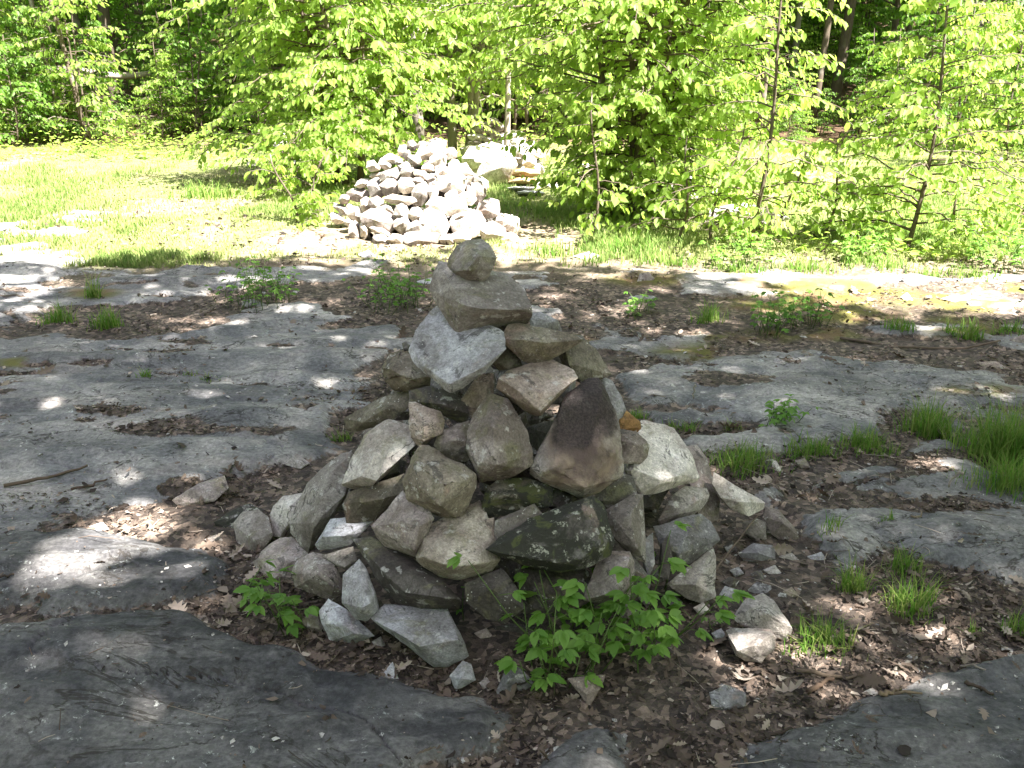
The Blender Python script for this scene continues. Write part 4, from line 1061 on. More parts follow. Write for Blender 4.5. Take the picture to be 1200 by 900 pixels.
FT = [(168,21,15,-.02,'thick dark trunk behind the fallen log at left',M_BARK),(147,22,9,-.10,'slanting dark trunk just left of the thick dark one',M_BARK),(112,19,8,-.10,'thin leaning trunk crossing the fallen log at left',M_BARK),(84,24,8,.0,'short looking dark trunk in the far left shade',M_BARK),(28,21,7,-.05,'leaning grey trunk near the left edge of the wood',M_PALEBARK),(5,19,8,-.10,'slanting trunk at the extreme left edge',M_PALEBARK),(203,26,8,.01,'dark trunk right of the thick one in the left wood',M_BARK),(96,18,5,-.05,'pale thin stem low in the left undergrowth',M_PALEBARK),(120,17.6,6,-.12,'reddish thin stem in the left undergrowth',M_BARK),
 (500,16,13,.03,'pale patched trunk behind the left beech',M_PALEBARK),(466,20,9,.05,'dim grey trunk deep behind the left beech',M_BARK),(955,21,13,.02,'shaggy grey trunk right of the bright beech',M_BARK),(936,19,8,.0,'straight grey trunk left of the shaggy one',M_BARK),(868,18,9,.02,'brown trunk half hidden at the right side of the beech',M_BARK),(905,23,7,-.02,'slim grey trunk deep in the right wood',M_PALEBARK),(1006,22,8,.0,'straight black trunk in the right wood',M_BARK),(1035,22,7,-.03,'brown leaning trunk behind the upright sapling',M_BARK),(1072,26,6,.02,'slim grey trunk right of the upright sapling',M_PALEBARK),(1104,24,8,.04,'pale leaning trunk at the upper right',M_PALEBARK),(1130,20,6,.0,'dark pole like trunk at the upper right',M_BARK),(1158,27,8,.01,'grey trunk second from the right edge',M_PALEBARK),(1187,20,14,.0,'thick black trunk at the right edge of the wood',M_BARK),(300,20,9,.04,'dim trunk behind the left sprays of the beech',M_BARK),(245,24,8,-.03,'faint trunk in the shade left of the beech',M_BARK),(640,19,9,-.03,'dark trunk behind the slim pale one',M_BARK),(700,23,10,.04,'dark trunk behind the gap right of the boulders',M_BARK),(790,24,9,.02,'dim trunk behind the multi stemmed beech',M_BARK)]
for px, Y, w, ln, lab, bk in FT: forest_tree(px, Y, w, ln, lab, bk)
rg = np.random.default_rng(99)
for i in range(66):
    Y = rg.uniform(22, 44); px = 600 + rg.uniform(-1.0, 1.0) * F0
    forest_tree(px, Y, rg.uniform(4, 9), rg.normal() * .04, 'slender shaded trunk deep in the wood', M_BARK, 'trees deep in the wood')
# fallen log
b = Buf(); p0 = at_depth(52, 84, 18.5); p1 = at_depth(176, 88, 19.5)
s = np.linspace(0, 1, 8)
pts = p0 + (p1 - p0) * s[:, None]; pts[:, 2] += .04 * np.sin(s * 7)
b.tube(pts - pts.mean(0), .085 - .03 * s, 8)
link('fallen_log', b.mesh('fallen_log'), M_PALEBARK, None, pts.mean(0), label='pale fallen log propped between the trunks in the left wood', category='log')

# far woods beyond the single trees
rg = np.random.default_rng(13)
n = 36000
a = rg.uniform(-1.0, 1.0, n); Y = rg.uniform(34, 52, n)
cl = fbm(a * 14, Y * .3, seed=33, oct=3)
z = rg.uniform(-.2, 1, n) ** 1.0 * 7.5
P = np.stack([np.tan(a) * Y, Y, np.zeros(n)], 1)
P[:, 2] = ground_eval(P[:, 0], P[:, 1])[0] + np.abs(z)
D_ = rg.normal(size=(n, 3)); D_[:, 2] -= .5
N_ = np.tile([0, -.3, 1.0], (n, 1)) + rg.normal(size=(n, 3)) * .4
link('far_woods', leaf_mesh('far_woods', P, D_, N_, rg.uniform(.35, .65, n), np.clip(rg.normal(.4, .25, n), 0, 1)), M_FOREST, kind='stuff', label='dense green foliage far back in the wood', category='woods')

# low green undergrowth along the wood's edge
n = 22000
px = rg.uniform(-900, 2100, n); py = np.where(px < 340, rg.uniform(158, 190, n), rg.uniform(158, 212, n))
right = px > 820
py = np.where(right, rg.uniform(170, 312, n), py)
XY = np.array([gxy(a, b) for a, b in zip(px, py)])
keep = fbm(XY[:, 0] * .8, XY[:, 1] * .8, seed=71, oct=3) > np.where(right, .05, -.35)
XY = XY[keep]; n = len(XY)
gh_ = ground_eval(XY[:, 0], XY[:, 1])[0]
P = np.stack([XY[:, 0], XY[:, 1], gh_ + np.abs(rg.normal(size=n)) * .13 * (1 + fbm(XY[:, 0], XY[:, 1], seed=72, oct=2)) + .03], 1)
D_ = rg.normal(size=(n, 3)); D_[:, 2] *= .3
N_ = np.tile([0, 0, 1.0], (n, 1)) + rg.normal(size=(n, 3)) * .4
link('undergrowth', leaf_mesh('undergrowth', P, D_, N_, rg.uniform(.05, .10, n), np.clip(rg.normal(.6, .25, n), 0, 1)), M_LEAF, kind='stuff', label='low leafy undergrowth along the edge of the wood', category='undergrowth')

# the wood closes the clearing on the other sides too
rg = np.random.default_rng(131)
n = 30000
az = np.radians(rg.uniform(56, 304, n)); Rr = rg.uniform(14, 20, n)
zz_ = rg.uniform(0, 1, n) ** 1.1 * 10.5
P = np.stack([Rr * np.sin(az), Rr * np.cos(az) + 3, zz_], 1)
D_ = rg.normal(size=(n, 3)); D_[:, 2] -= .5
N_ = np.tile([0, 0, 1.0], (n, 1)) + rg.normal(size=(n, 3)) * .8
link('surrounding_woods', leaf_mesh('surrounding_woods', P, D_, N_, rg.uniform(.35, .6, n), np.clip(rg.normal(.4, .25, n), 0, 1)), M_FOREST, kind='stuff', label='dense wood closing in the clearing on its other sides', category='woods')
# ------------------------------------------------------------------ tall trees at the right, out of frame: they shade the clearing
BXY = [(-600,318),(0,322),(150,308),(300,304),(430,298),(560,300),(700,312),(800,340),(900,352),(1000,372),(1100,380),(1250,385),(1900,390)]
bw = np.array([gxy(*p) for p in BXY])
HOLES = []   # (ground x, ground y, rx, ry): gaps in the leaves
def hole_g(px, py, rx, ry, s=1.0, p=.93):
    x, y = gxy(px, py); x1, _ = gxy(px + rx, py); _, y0 = gxy(px, py - ry); _, y1 = gxy(px, py + ry)
    HOLES.append((x, y, abs(x1 - x) * s, abs(y0 - y1) * .5 * s, p))
def hole_c(px, py, r):
    P, n = cone_hit(px, py, NEAR)
    g = P - SUN * (P[2] / SUN[2])
    HOLES.append((g[0], g[1], r, r * .9, .75))
for q in [(70,300,100,14),(30,335,60,10),(20,365,30,8),(130,650,140,44),(80,655,90,24),(220,650,30,10),(225,710,26,12),(90,690,40,14),(80,765,40,10),(320,690,16,8),(190,590,50,10),(250,585,25,8),(240,375,40,4),(30,450,20,4),(350,405,70,5),(470,395,40,5),(620,345,60,5),(750,360,60,4),(700,325,60,6),(900,600,20,6),(862,590,24,16),(880,800,46,12),(850,785,24,10),(1185,640,26,10),(1100,590,30,5),(960,545,30,5),(1050,375,60,4),(830,385,40,4),(1150,870,60,20),(1000,870,30,10),(700,840,20,6),(300,330,50,5),(400,350,40,5),(560,340,40,4),(110,575,30,5),(30,690,30,10),(850,440,20,4),(1020,425,30,4)]:
    hole_g(*q)
for q in [(432,540,.075),(470,500,.05),(500,640,.05),(545,640,.075),(530,650,.05),(785,508,.07),(625,455,.055),(590,500,.04),(690,560,.05),(710,675,.05),(560,360,.05),(845,575,.06),(815,560,.04),(330,650,.05),(480,600,.035),(500,560,.04),(365,575,.04),(740,600,.04),(470,585,.03),(650,395,.04)]:
    hole_c(*q)
for q in [(120,655,170,40),(60,790,70,40),(250,590,80,40),(1150,870,90,40),(860,790,80,30),(690,740,90,40),(340,700,60,40),(970,740,60,30),(60,500,60,14)]:
    hole_g(*q, p=.34)
HO = np.array(HOLES)
def shade_keep(x, y, rg):
    by = np.interp(x, bw[:, 0], bw[:, 1])
    edge = y + .35 * fbm(x * 1.3, y * 1.3, seed=61, oct=3)
    keep = rg.uniform(size=len(x)) < sstep(.25, -.35, edge - by)
    x = x + .13 * fbm(x * 3.1, y * 3.1, seed=67, oct=3); y = y + .13 * fbm(x * 3.1, y * 3.1, seed=68, oct=3)
    d = np.hypot((x[:, None] - HO[None, :, 0]) / HO[None, :, 2], (y[:, None] - HO[None, :, 1]) / HO[None, :, 3])
    inh = ((d < 1.0 + .45 * fbm(x * 6, y * 6, seed=62, oct=2)[:, None]) & (rg.uniform(size=(len(x), len(HO))) < HO[None, :, 4])).any(1)
    thin = fbm(x * 1.9, y * 2.3, seed=63, oct=3) > .62
    return keep & ~inh & ~(thin & (rg.uniform(size=len(x)) < .7))
rg = np.random.default_rng(314)
n = 60000
gy_ = rg.uniform(.6, 8.2, n); gx_ = rg.uniform(-1, 1, n) * (1.3 + .62 * gy_)
kp = shade_keep(gx_, gy_, rg)
gx_, gy_ = gx_[kp], gy_[kp]
dens = rg.uniform(size=len(gx_)) < .50
gx_, gy_ = gx_[dens], gy_[dens]
n = len(gx_)
lay = rg.integers(0, 4, n)
zz_ = np.array([6.2, 7.2, 8.2, 9.3])[lay] + rg.normal(size=n) * .18 + .35 * fbm(gx_ * .6, gy_ * .6, seed=64, oct=2)
P = np.stack([gx_, gy_, np.zeros(n)], 1) + SUN * (zz_ / SUN[2])[:, None]
trees = [(6.6, -4.6, 'tall beech beside the clearing whose crown shades the near cairn'), (2.4, -6.2, 'tall beech standing behind the viewer at the clearing edge'), (9.8, -.6, 'tall beech at the right margin of the shaded bedrock')]
own = np.argmin(np.stack([np.hypot(P[:, 0] - a, P[:, 1] - b) for a, b, _ in trees]), 0)
for i, (tx, ty, lab) in enumerate(trees):
    root = thing('tall_tree', lab, 'tree', (tx, ty, 0))
    b = Buf(); t = np.linspace(0, 1, 9)
    pts = np.stack([.15 * np.sin(t * 3 + i), .1 * np.cos(t * 4), -.1 + t * 9.4], 1)
    b.tube(pts, .19 * (1 - .75 * t), 10)
    Q = P[own == i] - np.array([tx, ty, 0])
    if len(Q) == 0: continue
    pick = rg.choice(len(Q), min(22, len(Q)), replace=False)
    for q in Q[pick]:
        z0 = max(3.5, q[2] - .5 * np.hypot(q[0], q[1])); s = np.linspace(0, 1, 6)[:, None]
        p0 = np.array([np.interp(z0 / 9.4, t, pts[:, j]) for j in range(3)])
        b.tube(p0 + (q - p0) * s + np.array([0, 0, .5]) * np.sin(s * 3.1), .055 * (1 - .85 * s[:, 0]), 6)
    link('trunk', b.mesh('trunk'), M_BARK, root)
    D_ = rg.normal(size=(len(Q), 3)); D_[:, 2] = -.3
    N_ = SUN[None] + rg.normal(size=(len(Q), 3)) * .35
    link('crown', leaf_mesh('crown', Q, D_, N_, rg.uniform(.14, .21, len(Q)), np.clip(rg.normal(.4, .25, len(Q)), 0, 1)), M_FOREST, root)

# ------------------------------------------------------------------ leaf litter
FRAG = np.array([(-.5, -.12, 0), (-.1, -.3, .02), (.5, -.08, 0), (.42, .2, .03), (-.05, .27, 0), (-.46, .15, .04)])
FRAG_F = np.array([(0, 1, 4, 5), (1, 2, 3, 4)])
OAK_O = [(0, 0), (.12, .05), (.22, .2), (.32, .1), (.42, .3), (.53, .13), (.66, .27), (.74, .1), (.88, .13), (1, 0)]
OAK = np.array([(x, 0, 0) for x, _ in OAK_O] + [(x, y, .04 * (i % 2)) for i, (x, y) in enumerate(OAK_O[1:-1])] + [(x, -y, .04 * (i % 2)) for i, (x, y) in enumerate(OAK_O[1:-1])]) - np.array([.5, 0, 0])
OAK_F3, OAK_F4 = [], []
no = len(OAK_O); m_ = no - 2
OAK_F3 += [(0, 1, no), (no - 2, no - 1, no + m_ - 1), (1, 0, no + m_), (no - 1, no - 2, no + 2 * m_ - 1)]
for i in range(1, no - 2):
    OAK_F4.append((i, i + 1, no + i, no + i - 1)); OAK_F4.append((i + 1, i, no + m_ + i - 1, no + m_ + i))
def litter(name, n, region, size, oak, label, seed, rockkeep=.04, lift=.012, flat=.35):
    rg = np.random.default_rng(seed)
    x, y = region(n, rg)
    h, rock, dark, moss, grass, forest = ground_eval(x, y)
    keep = rg.uniform(size=len(x)) > rock * (1 - rockkeep)
    pile = np.hypot(x - NEAR['c'][0], y - NEAR['c'][1]) < NEAR['R0'] - .12
    keep &= ~pile
    keep &= rg.uniform(size=len(x)) < np.clip(.62 + 1.1 * fbm(x * 2.3, y * 2.3, seed=91, oct=3), .12, 1)
    x, y, h = x[keep], y[keep], h[keep]; n = len(x)
    P = np.stack([x, y, h + rg.uniform(.001, lift, n)], 1)
    D_ = rg.normal(size=(n, 3)); D_[:, 2] *= flat * .7
    N_ = np.tile([0, 0, 1.0], (n, 1)) + rg.normal(size=(n, 3)) * flat
    U, V, Wv = frames(D_, N_)
    V = V * rg.uniform(.45, 1.25, n)[:, None]
    sz = size[0] * np.exp(np.clip(rg.normal(size=n), -2, 1.5) * size[1])
    T = OAK if oak else FRAG
    v = inst(T, P, U, V, Wv, sz, rg.normal(size=n) * .6)
    if not oak: v = v + rg.normal(size=v.shape) * np.repeat(sz, len(T))[:, None] * np.array([.11, .11, .05])
    tone = np.repeat(np.clip(rg.beta(1.8, 1.9, n) if oak else rg.beta(1.1, 2.0, n), 0, 1), len(T))
    if oak: fs = [rep_faces(OAK_F4, n, len(T)), rep_faces(OAK_F3, n, len(T))]
    else: fs = [rep_faces(FRAG_F, n, len(T))]
    return link(name, build_mesh(name, v, fs, tone, smooth=False), M_DEAD, kind='stuff', label=label, category='litter')
def reg_px(x0, y0, x1, y1):
    def f(n, rg):
        a, b = rg.uniform(x0, x1, n), rg.uniform(y0, y1, n)
        q = np.array([gxy(i, j) for i, j in zip(a, b)])
        return q[:, 0], q[:, 1]
    return f
def reg_xy(x0, y0, x1, y1):
    return lambda n, rg: (rg.uniform(x0, x1, n), rg.uniform(y0, y1, n))
litter('leaf_litter', 60000, reg_xy(-1.9, 1.5, 2.4, 3.7), (.0125, .65), False, 'broken brown leaf litter on the ground round the near cairn', 1, .012)
litter('fine_debris', 60000, reg_xy(-2.6, 1.5, 2.8, 4.8), (.0065, .5), False, 'fine crumbs of bark and leaf on the ground', 2, .10, .006)
litter('leaf_litter', 34000, reg_px(-60, 300, 1260, 520), (.019, .45), False, 'brown leaf litter in the hollows of the bedrock behind the near cairn', 3, .03, .012)
litter('oak_leaves', 1500, reg_xy(-1.5, 1.7, 1.9, 3.4), (.052, .35), True, 'curled lobed oak leaves lying in the litter', 4, .02, .03, .5)
litter('oak_leaves', 500, reg_px(0, 330, 1250, 560), (.07, .3), True, 'pale lobed leaves scattered over the bedrock', 5, .05, .02, .4)
litter('leaf_litter', 9000, reg_px(-60, 205, 1260, 310), (.036, .4), False, 'dry sunlit leaf litter on the grassy ground behind', 6, .2, .02)

# needles and fine twigs mixed into the litter
rg = np.random.default_rng(8)
b = Buf()
n = 900
x, y = rg.uniform(-1.7, 2.3, n), rg.uniform(1.6, 4.0, n)
h, rock, *_ = ground_eval(x, y)
for i in range(n):
    if rg.uniform() < rock[i] * .85 or np.hypot(x[i] - NEAR['c'][0], y[i] - NEAR['c'][1]) < .72: continue
    a = rg.uniform(0, 6.28); L = .03 * math.exp(rg.normal() * .6)
    d = np.array([math.cos(a), math.sin(a), rg.normal() * .12]) * L
    c_ = np.array([x[i], y[i], h[i] + .008])
    b.tube([c_ - d, c_ + rg.normal(size=3) * .12 * L, c_ + d], [.0014, .0013, .0008], 4, rg.uniform(.1, 1))
link('twig_litter', b.mesh('twig_litter'), M_DEAD, kind='stuff', label='fine broken twigs strewn through the litter', category='litter')

# small stone chips on rock and litter
rg = np.random.default_rng(9)
OCT = unit(np.array([(1, 0, 0), (-1, .1, 0), (.1, 1, 0), (0, -1, .1), (.2, .1, 1), (0, 0, -1)], float))
OCT_F = np.array([(0, 2, 4), (2, 1, 4), (1, 3, 4), (3, 0, 4), (2, 0, 5), (1, 2, 5), (3, 1, 5), (0, 3, 5)])
n = 1700
pxs, pys = rg.uniform(-40, 1240, n), rg.uniform(330, 900, n)
q = np.array([gxy(i, j) for i, j in zip(pxs, pys)])
h = ground_eval(q[:, 0], q[:, 1])[0]
keep = np.hypot(q[:, 0] - NEAR['c'][0], q[:, 1] - NEAR['c'][1]) > .7
keep &= fbm(q[:, 0] * 2, q[:, 1] * 2, seed=66, oct=3) > -.1
q, h = q[keep], h[keep]; n = len(q)
P = np.stack([q[:, 0], q[:, 1], h + .001], 1)
U, V, Wv = frames(rg.normal(size=(n, 3)) * [1, 1, .15], np.tile([0, 0, 1.0], (n, 1)) + rg.normal(size=(n, 3)) * .2)
T = np.repeat(OCT[None], n, 0) * rg.uniform(.6, 1.2, (n, 6, 1)) * np.array([1, .75, .3])
sz = .0065 * np.exp(rg.normal(size=n) * .55) * np.clip(q[:, 1] / 3, .8, 2.5)
v = P[:, None] + sz[:, None, None] * (T[:, :, :1] * U[:, None] + T[:, :, 1:2] * V[:, None] + T[:, :, 2:] * Wv[:, None])
o = link('stone_chips', build_mesh('stone_chips', v.reshape(-1, 3), [rep_faces(OCT_F, n, 6)], None, False), M_STONE, kind='stuff', label='small pale stone chips strewn over the bedrock', category='gravel')
o.color = (.19, .187, .183, 1)

# separate sticks
STICKS = [
('long grey brown stick lying on the left bedrock',[(8,582),(40,576),(75,570),(108,562)],.008,(.16,.12,.09)),
('short dark stick below the long one on the left',[(85,585),(110,578),(128,574)],.006,(.14,.10,.08)),
('pale broken stick pointing up from the right bedrock',[(1101,568),(1105,578),(1108,588)],.007,(.45,.40,.34)),
('pale forked stick at the lower right',[(1030,830),(1045,820),(1053,813)],.007,(.28,.21,.14)),
('white splintered stick at the lower right',[(1045,790),(1062,783),(1075,776)],.006,(.42,.38,.33)),
('brown stick lying across the litter at lower right',[(935,788),(975,793),(1010,797)],.007,(.20,.15,.11)),
('dark stick on the bottom right slab',[(1130,812),(1145,818),(1160,826)],.006,(.08,.06,.05)),
('thin straight pale twig on the bottom right slab',[(1122,786),(1138,793),(1152,800)],.004,(.38,.33,.28)),
('long thin branch lying on the mossy ledge at right',[(985,400),(1060,410),(1120,411),(1170,408)],.010,(.20,.15,.12)),
('thin twig leaning against the right foot of the near cairn',[(826,690),(855,655),(885,630)],.004,(.22,.17,.13)),
('pale upright splinter behind the right shoulder of the near cairn',[(806,462),(809,468),(811,474)],.006,(.5,.46,.4)),
('dark twig at the far left edge of the sunlit slab',[(-10,702),(5,698),(22,693)],.006,(.06,.05,.045)),
('reddish stick half buried in litter below the right grass',[(945,815),(962,803),(978,793)],.009,(.15,.10,.07)),
('curved twig on the right bedrock',[(1064,625),(1076,620),(1078,612)],.004,(.30,.24,.18)),
('thin stick on the bottom edge right of centre',[(885,875),(905,868),(925,866)],.006,(.05,.04,.035)),
]
for lab, pp, r_, colr in STICKS:
    pts = np.array([[*gxy(*p), 0] for p in pp])
    pts[:, 2] = ground_eval(pts[:, 0], pts[:, 1])[0] + r_ * .8 + .004
    if 'upright' in lab or 'pointing up' in lab: pts[:, 2] += np.array([.07, .04, 0]); pts[:, 1] = pts[-1, 1]
    if 'leaning' in lab: pts[:, 2] += np.array([0, .03, .07])
    tt = np.linspace(0, 1, 9); pi = np.linspace(0, 1, len(pts))
    fine_ = np.stack([np.interp(tt, pi, pts[:, j]) for j in range(3)], 1)
    rgs = np.random.default_rng(len(lab) + int(pp[0][0]))
    fine_ += rgs.normal(size=fine_.shape) * r_ * .5
    c0 = fine_.mean(0); b = Buf(); b.tube(fine_ - c0, r_ * (1 - .45 * tt) * rgs.uniform(.85, 1.15, 9), 6)
    if 'forked' in lab: b.tube([fine_[4] - c0, fine_[4] - c0 + np.array([.03, .0, .01]), fine_[4] - c0 + np.array([.07, -.015, .015])], [r_ * .7, r_ * .6, r_ * .4], 5)
    o = link('stick', b.mesh('stick'), M_TWIG, None, c0, label=lab, category='stick', group='sticks lying on the ground')
    o.color = (*colr, 1)

# ------------------------------------------------------------------ grass
def blades(P, h, w, lean, tint, rg):
    n = len(P)
    a = rg.uniform(0, 6.283, n); D_ = np.stack([np.cos(a), np.sin(a)], 1)
    sidev = np.stack([-D_[:, 1], D_[:, 0]], 1)
    V = np.zeros((n, 7, 3)); s = [0, .4, .75, 1]
    for i, t in enumerate(s):
        off = D_ * (lean * h * t ** 2)[:, None]; z = h * t * (1 - .35 * lean * t)
        wd = w * (1 - .85 * t)
        if i < 3:
            V[:, 2 * i, :2] = P[:, :2] + off + sidev * wd[:, None]; V[:, 2 * i + 1, :2] = P[:, :2] + off - sidev * wd[:, None]
            V[:, 2 * i, 2] = V[:, 2 * i + 1, 2] = P[:, 2] + z
        else:
            V[:, 6, :2] = P[:, :2] + off; V[:, 6, 2] = P[:, 2] + z
    f4 = rep_faces([(0, 1, 3, 2), (2, 3, 5, 4)], n, 7); f3 = rep_faces([(4, 5, 6)], n, 7)
    return V.reshape(-1, 3), f4, f3, np.repeat(tint, 7)
rg = np.random.default_rng(17)
n = 420000
pxs = rg.uniform(-500, 1700, n); pys = 150 + 165 * rg.uniform(0, 1, n) ** .9
dd = np.array([gxy(i, j) for i, j in zip(pxs, pys)])
g = ground_eval(dd[:, 0], dd[:, 1])
cl = fbm(dd[:, 0] * 1.3, dd[:, 1] * .8, seed=81, oct=4)
lush = sstep(-.4, .6, cl)
f2 = np.hypot(dd[:, 0] - FAR2['c'][0], dd[:, 1] - FAR2['c'][1]) > .95
keep = (rg.uniform(size=n) < (.32 + .68 * lush) * np.maximum(g[4], .9 * sstep(9, 11, dd[:, 1]))) & f2 & (rg.uniform(size=n) > g[1]) & (dd[:, 1] > 6.4) & (dd[:, 1] < 17)
dd = dd[keep]; lu = lush[keep]; P = np.stack([dd[:, 0], dd[:, 1], g[0][keep]], 1); n = len(P)
hh = (.035 + .055 * lu) * rg.uniform(.5, 1.3, n)
V, f4, f3, tt = blades(P, hh, np.full(n, .0046) * (1 + .4 * rg.uniform(size=n)), rg.uniform(.1, .8, n), np.clip(rg.normal(.75 - .40 * lu, .22), 0, 1), rg)
link('meadow_grass', build_mesh('meadow_grass', V, [f4, f3], tt), M_DRYGRASS, kind='stuff', label='sunlit grass growing in patches behind the bedrock', category='grass')

TUFTS = [
('sunlit grass strip in front of the multi stemmed beech, left end',(790,312),80,22,220),
('sunlit grass around the foot of the thin dark stemmed sapling',(868,320),90,22,240),
('sunlit grass between the two upright saplings',(945,318),90,22,240),
('sunlit grass in front of the upright layered sapling',(1035,316),90,22,240),
('sunlit grass at the right end of the strip below the saplings',(1120,326),90,24,240),
('dense bright grass tuft right of the wedge shaped stone',(968,758),82,48,260),
('tall spiky grass tuft in the middle of the right hand litter',(1072,712),66,66,230),
('grass tuft left of the tall spiky one',(998,692),50,52,150),
('grass tuft on the rim behind the tall spiky one',(1062,668),60,40,130),
('thin grass sprouts at the right edge near the bottom slab',(1185,735),60,45,110),
('small sprout by the thin grass at right',(1138,745),22,24,40),
('long low grass patch just right of the near cairn',(870,548),105,38,420),
('grass tuft at the right end of the low patch',(1012,524),66,40,280),
('grass clump between the low patch and the tall right clump',(945,532),80,34,260),
('tall feathery grass clump left of the big right one',(1085,508),80,58,420),
('big grass clump at the right edge of the bedrock',(1175,535),130,86,1100),
('lower fringe of grass below the big right clump',(1180,582),90,56,420),
('tiny grass tuft at the left edge of the near cairn',(400,516),22,24,50),
('little grass tuft just behind the ochre stone',(752,492),36,20,70),
('second little grass tuft right of the ochre stone',(784,500),22,20,45),
('third little grass tuft behind the white topped stone',(808,502),32,22,60),
('lone grass tuft on the ledge right of the cairn',(855,503),24,22,45),
('small bright tuft on the left bedrock',(168,446),18,20,45),
('faint grass tuft right of the bright one on the left bedrock',(235,445),40,14,50),
('small grass tuft under the pinkish wedge stone',(975,635),34,30,60),
('thin tuft on the cracked right slab',(1035,622),20,22,30),
('grass spray on the left bedrock edge, leftmost',(75,375),44,34,130),
('feathery grass on the dark soil patch at left',(125,380),50,40,130),
('tall grass spray in the left soil patch',(112,350),30,40,70),
('grass tuft at the far right ledge',(1055,394),50,24,110),
('leafy grass tuft at the right end of the ledge',(1135,398),46,36,140),
('grass tuft at the extreme right of the ledge',(1185,392),40,26,100),
('long sunlit grass in the shade right of the far cairn',(740,298),90,34,300),
('tall grass in front of the right side of the far cairn',(648,298),70,26,220),
('grass tuft among the weeds right of centre',(830,378),46,34,130),
('tall grass tuft in the shadow of the left beech',(235,230),90,28,260),
]
for lab, (bx, by), wpx, hpx, n in TUFTS:
    rg = np.random.default_rng(int(bx * 3 + by))
    x0, y0 = gxy(bx, by); sc = np.hypot(y0, 1.6) / F0
    w = wpx * sc * .5; hh0 = hpx * sc * .9
    q = rg.normal(size=(n, 2)) * np.array([w * .68, w * .5]) + np.array([x0, y0])
    nc = max(3, n // 35); ce = rg.normal(size=(nc, 2)) * np.array([w * .6, w * .45]) + np.array([x0, y0])
    q = .45 * q + .55 * ce[rg.integers(0, nc, n)]
    h = ground_eval(q[:, 0], q[:, 1])[0]
    base = np.array([x0, y0, gz(x0, y0)])
    P = np.stack([q[:, 0], q[:, 1], h - .004], 1) - base
    dist = np.hypot(P[:, 0] / w, P[:, 1] / w)
    V, f4, f3, tt = blades(P, hh0 * rg.uniform(.3, 1.1, n) * np.clip(1.15 - .5 * dist, .25, 1.1), np.full(n, .0019) * max(1, y0 / 3.2) * rg.uniform(.7, 1.4, n), rg.uniform(.1, 1.0, n), np.clip(rg.normal(.35, .28, n) + .6 * (rg.uniform(size=n) < .16), 0, 1), rg)
    link('grass_tuft', build_mesh('grass_tuft', V, [f4, f3], tt), M_GRASS, None, base, label=lab, category='grass', group='grass tufts on the bedrock and litter')

# ------------------------------------------------------------------ leafy weeds
SERR = [(0, 0)]
for i, t in enumerate(np.linspace(.08, .94, 11)):
    wdt = .27 * math.sin(math.pi * t ** .8) ** .85 + .01
    SERR.append((t, wdt * (1.1 if i % 2 == 0 else .88)))
SERR.append((1, 0))
ns = len(SERR)
LB = np.array([(x, 0, 0) for x, _ in SERR] + [(x, y, .10 * y / .3) for x, y in SERR[1:-1]] + [(x, -y, .10 * y / .3) for x, y in SERR[1:-1]])
m_ = ns - 2
LB3 = [(0, ns, 1), (ns - 2, ns + m_ - 1, ns - 1), (0, 1, ns + m_), (ns - 2, ns - 1, ns + 2 * m_ - 1)]
LB4 = []
for i in range(1, ns - 2):
    LB4.append((i, ns + i - 1, ns + i, i + 1)); LB4.append((i, i + 1, ns + m_ + i, ns + m_ + i - 1))
def ps(cx, cy, rx, ry, n, h0, h1, sd):
    r_ = np.random.default_rng(sd); o = []
    for i in range(n):
        a, q = r_.uniform(0, 6.28), r_.uniform(0, 1) ** .6
        o.append((cx + rx * q * math.cos(a), cy + ry * q * math.sin(a), r_.uniform(h0, h1) * (1.1 - .4 * q)))
    return o
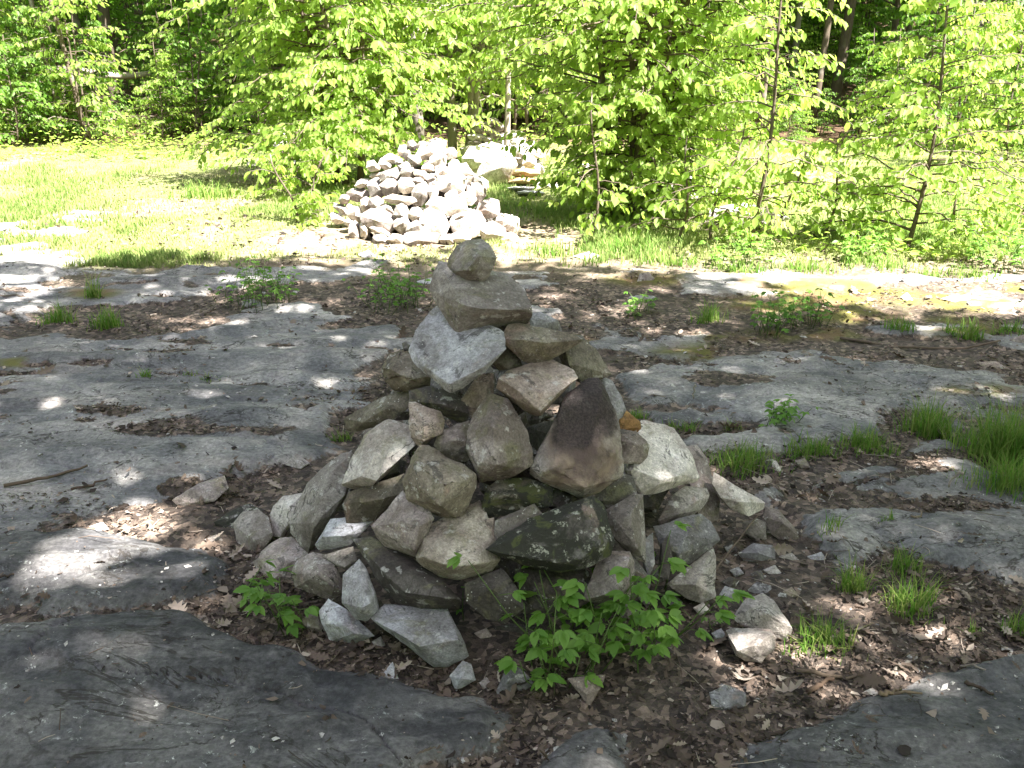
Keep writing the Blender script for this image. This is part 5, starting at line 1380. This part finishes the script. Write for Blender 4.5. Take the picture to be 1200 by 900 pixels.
def weed(label, stems, leaf, seed, name='leafy_weed', leaflets=5, group='leafy weeds', tl=(.35, .22), spread=.28):
    """stems: (px, py, height px): compound leaves of serrated leaflets on thin stalks"""
    rg = np.random.default_rng(seed)
    bx, by = np.mean([s[0] for s in stems]), max(s[1] for s in stems)
    x0, y0 = gxy(bx, by); base = np.array([x0, y0, gz(x0, y0)])
    root = thing(name, label, 'plant', base, 0, group)
    b = Buf(); P, U, N_, S_ = [], [], [], []
    for px, py, hp in stems:
        x, y = gxy(px, py); sc = np.hypot(y, 1.6) / F0
        p0 = np.array([x, y, gz(x, y) - .01]) - base
        H_ = hp * sc * 1.6
        tip = p0 + np.array([rg.normal() * spread * H_, rg.normal() * spread * .8 * H_, H_])
        mid = (p0 + tip) / 2 + rg.normal(size=3) * .06 * H_
        b.tube([p0, mid, tip], [.0022, .0018, .0013], 5)
        for lv in range(3):
            f = (1.0, .72, .45)[lv]
            c_ = p0 + (tip - p0) * f
            a = rg.uniform(0, 6.28)
            if lv == 0: az = math.atan2(tip[1] - p0[1], tip[0] - p0[0] + 1e-6)
            else: az = a
            pet = np.array([math.cos(az), math.sin(az), .35]) * leaf * (.5 if lv == 0 else .9)
            e = c_ + pet
            if lv: b.tube([c_, c_ + pet * .5, e], [.0014, .0012, .001], 4)
            for q in range(leaflets):
                da = (q - (leaflets - 1) / 2) * (2.3 / max(1, leaflets - 1)) + rg.normal() * .15
                d = np.array([math.cos(az + da), math.sin(az + da), rg.uniform(-.35, .15)])
                P.append(e); U.append(d); N_.append(np.array([0, 0, 1.0]) + rg.normal(size=3) * .3)
                S_.append(leaf * rg.uniform(.75, 1.15) * (1 if abs(da) < .6 else .8))
    P, U, N_, S_ = map(np.array, (P, U, N_, S_))
    Uf, V, Wv = frames(U, N_)
    v = inst(LB, P, Uf, V, Wv, S_, -.25)
    tint = np.repeat(np.clip(rg.normal(tl[0], tl[1], len(P)), 0, 1), len(LB))
    link('stems', b.mesh('stems'), M_STEM, root)
    link('leaves', build_mesh('leaves', v, [rep_faces(LB4, len(P), len(LB)), rep_faces(LB3, len(P), len(LB))], tint), M_WEED, root)
    return root
weed('large leafy weed with serrated leaflets growing at the front foot of the near cairn', [(640,806,70),(655,800,60),(672,795,95),(665,808,30),(640,800,30),(690,785,55),(630,770,60),(700,790,45),(675,802,50),(650,812,20),(715,770,40),(625,790,50),(648,785,72),(660,778,66),(683,790,80),(695,798,50),(668,770,90),(635,812,35),(705,776,70)], .047, 1, tl=(.55, .25))  # leaf tint of the front weeds raised to mimic dappled sun
weed('leafy weed with bright shoots right of the large one', [(742,772,60),(755,765,75),(735,780,40),(762,772,50),(748,790,20),(770,760,30),(728,765,60),(760,780,50),(745,758,85),(765,768,62)], .048, 2, tl=(.6, .25))
weed('slim leafy shoot standing against the mossy black slab', [(674,735,68),(668,740,50),(680,745,60)], .034, 3, tl=(.55, .25))
weed('single yellowish shoot between the grey triangular slabs', [(780,695,34),(777,692,22)], .030, 4, leaflets=3, tl=(.7, .1))
weed('leafy weed at the left front foot of the near cairn', [(335,745,52),(345,742,45),(325,740,40),(355,742,30),(338,748,25)], .048, 5, leaflets=4)
weed('small leafy seedling left of the left front weed', [(290,722,32),(282,722,20),(298,724,24)], .038, 6, leaflets=3)
weed('tiny seedling beside the bluish block at the front', [(543,725,26)], .018, 7, leaflets=3)
weed('tiny seedling in the litter right of the large weed', [(840,737,16)], .022, 8, leaflets=3)
weed('broad green weed patch on the soil at left behind the cairn', ps(300,354,48,14,46,16,34,1), .034, 9, leaflets=4)
weed('broad green weed patch directly behind the near cairn', ps(468,356,36,16,44,16,34,2), .034, 10, leaflets=4)
weed('weed with upright stems at right on the ledge', ps(902,392,20,8,22,16,36,3), .036, 11, leaflets=4)
weed('weed right of the upright one on the ledge', ps(945,382,24,7,22,14,30,4), .036, 12, leaflets=4)
weed('dark green weed in the litter behind the right ledge', ps(748,372,14,6,12,10,22,5), .032, 13, leaflets=4)
weed('weed at the near edge of the right bedrock', ps(912,500,22,6,14,10,20,6), .034, 14, leaflets=3)
weed('weed seedlings at the right edge of the clearing', ps(1175,318,40,12,34,20,40,7), .05, 15, leaflets=4)
weed('low weed in front of the right sapling', ps(1020,306,40,8,26,14,28,8), .05, 16, leaflets=4, tl=(.5, .2))
weed('low weed at the foot of the thin dark stemmed sapling', ps(870,314,44,8,26,14,28,9), .05, 17, leaflets=4, tl=(.5, .2))
print('leaves', nl)
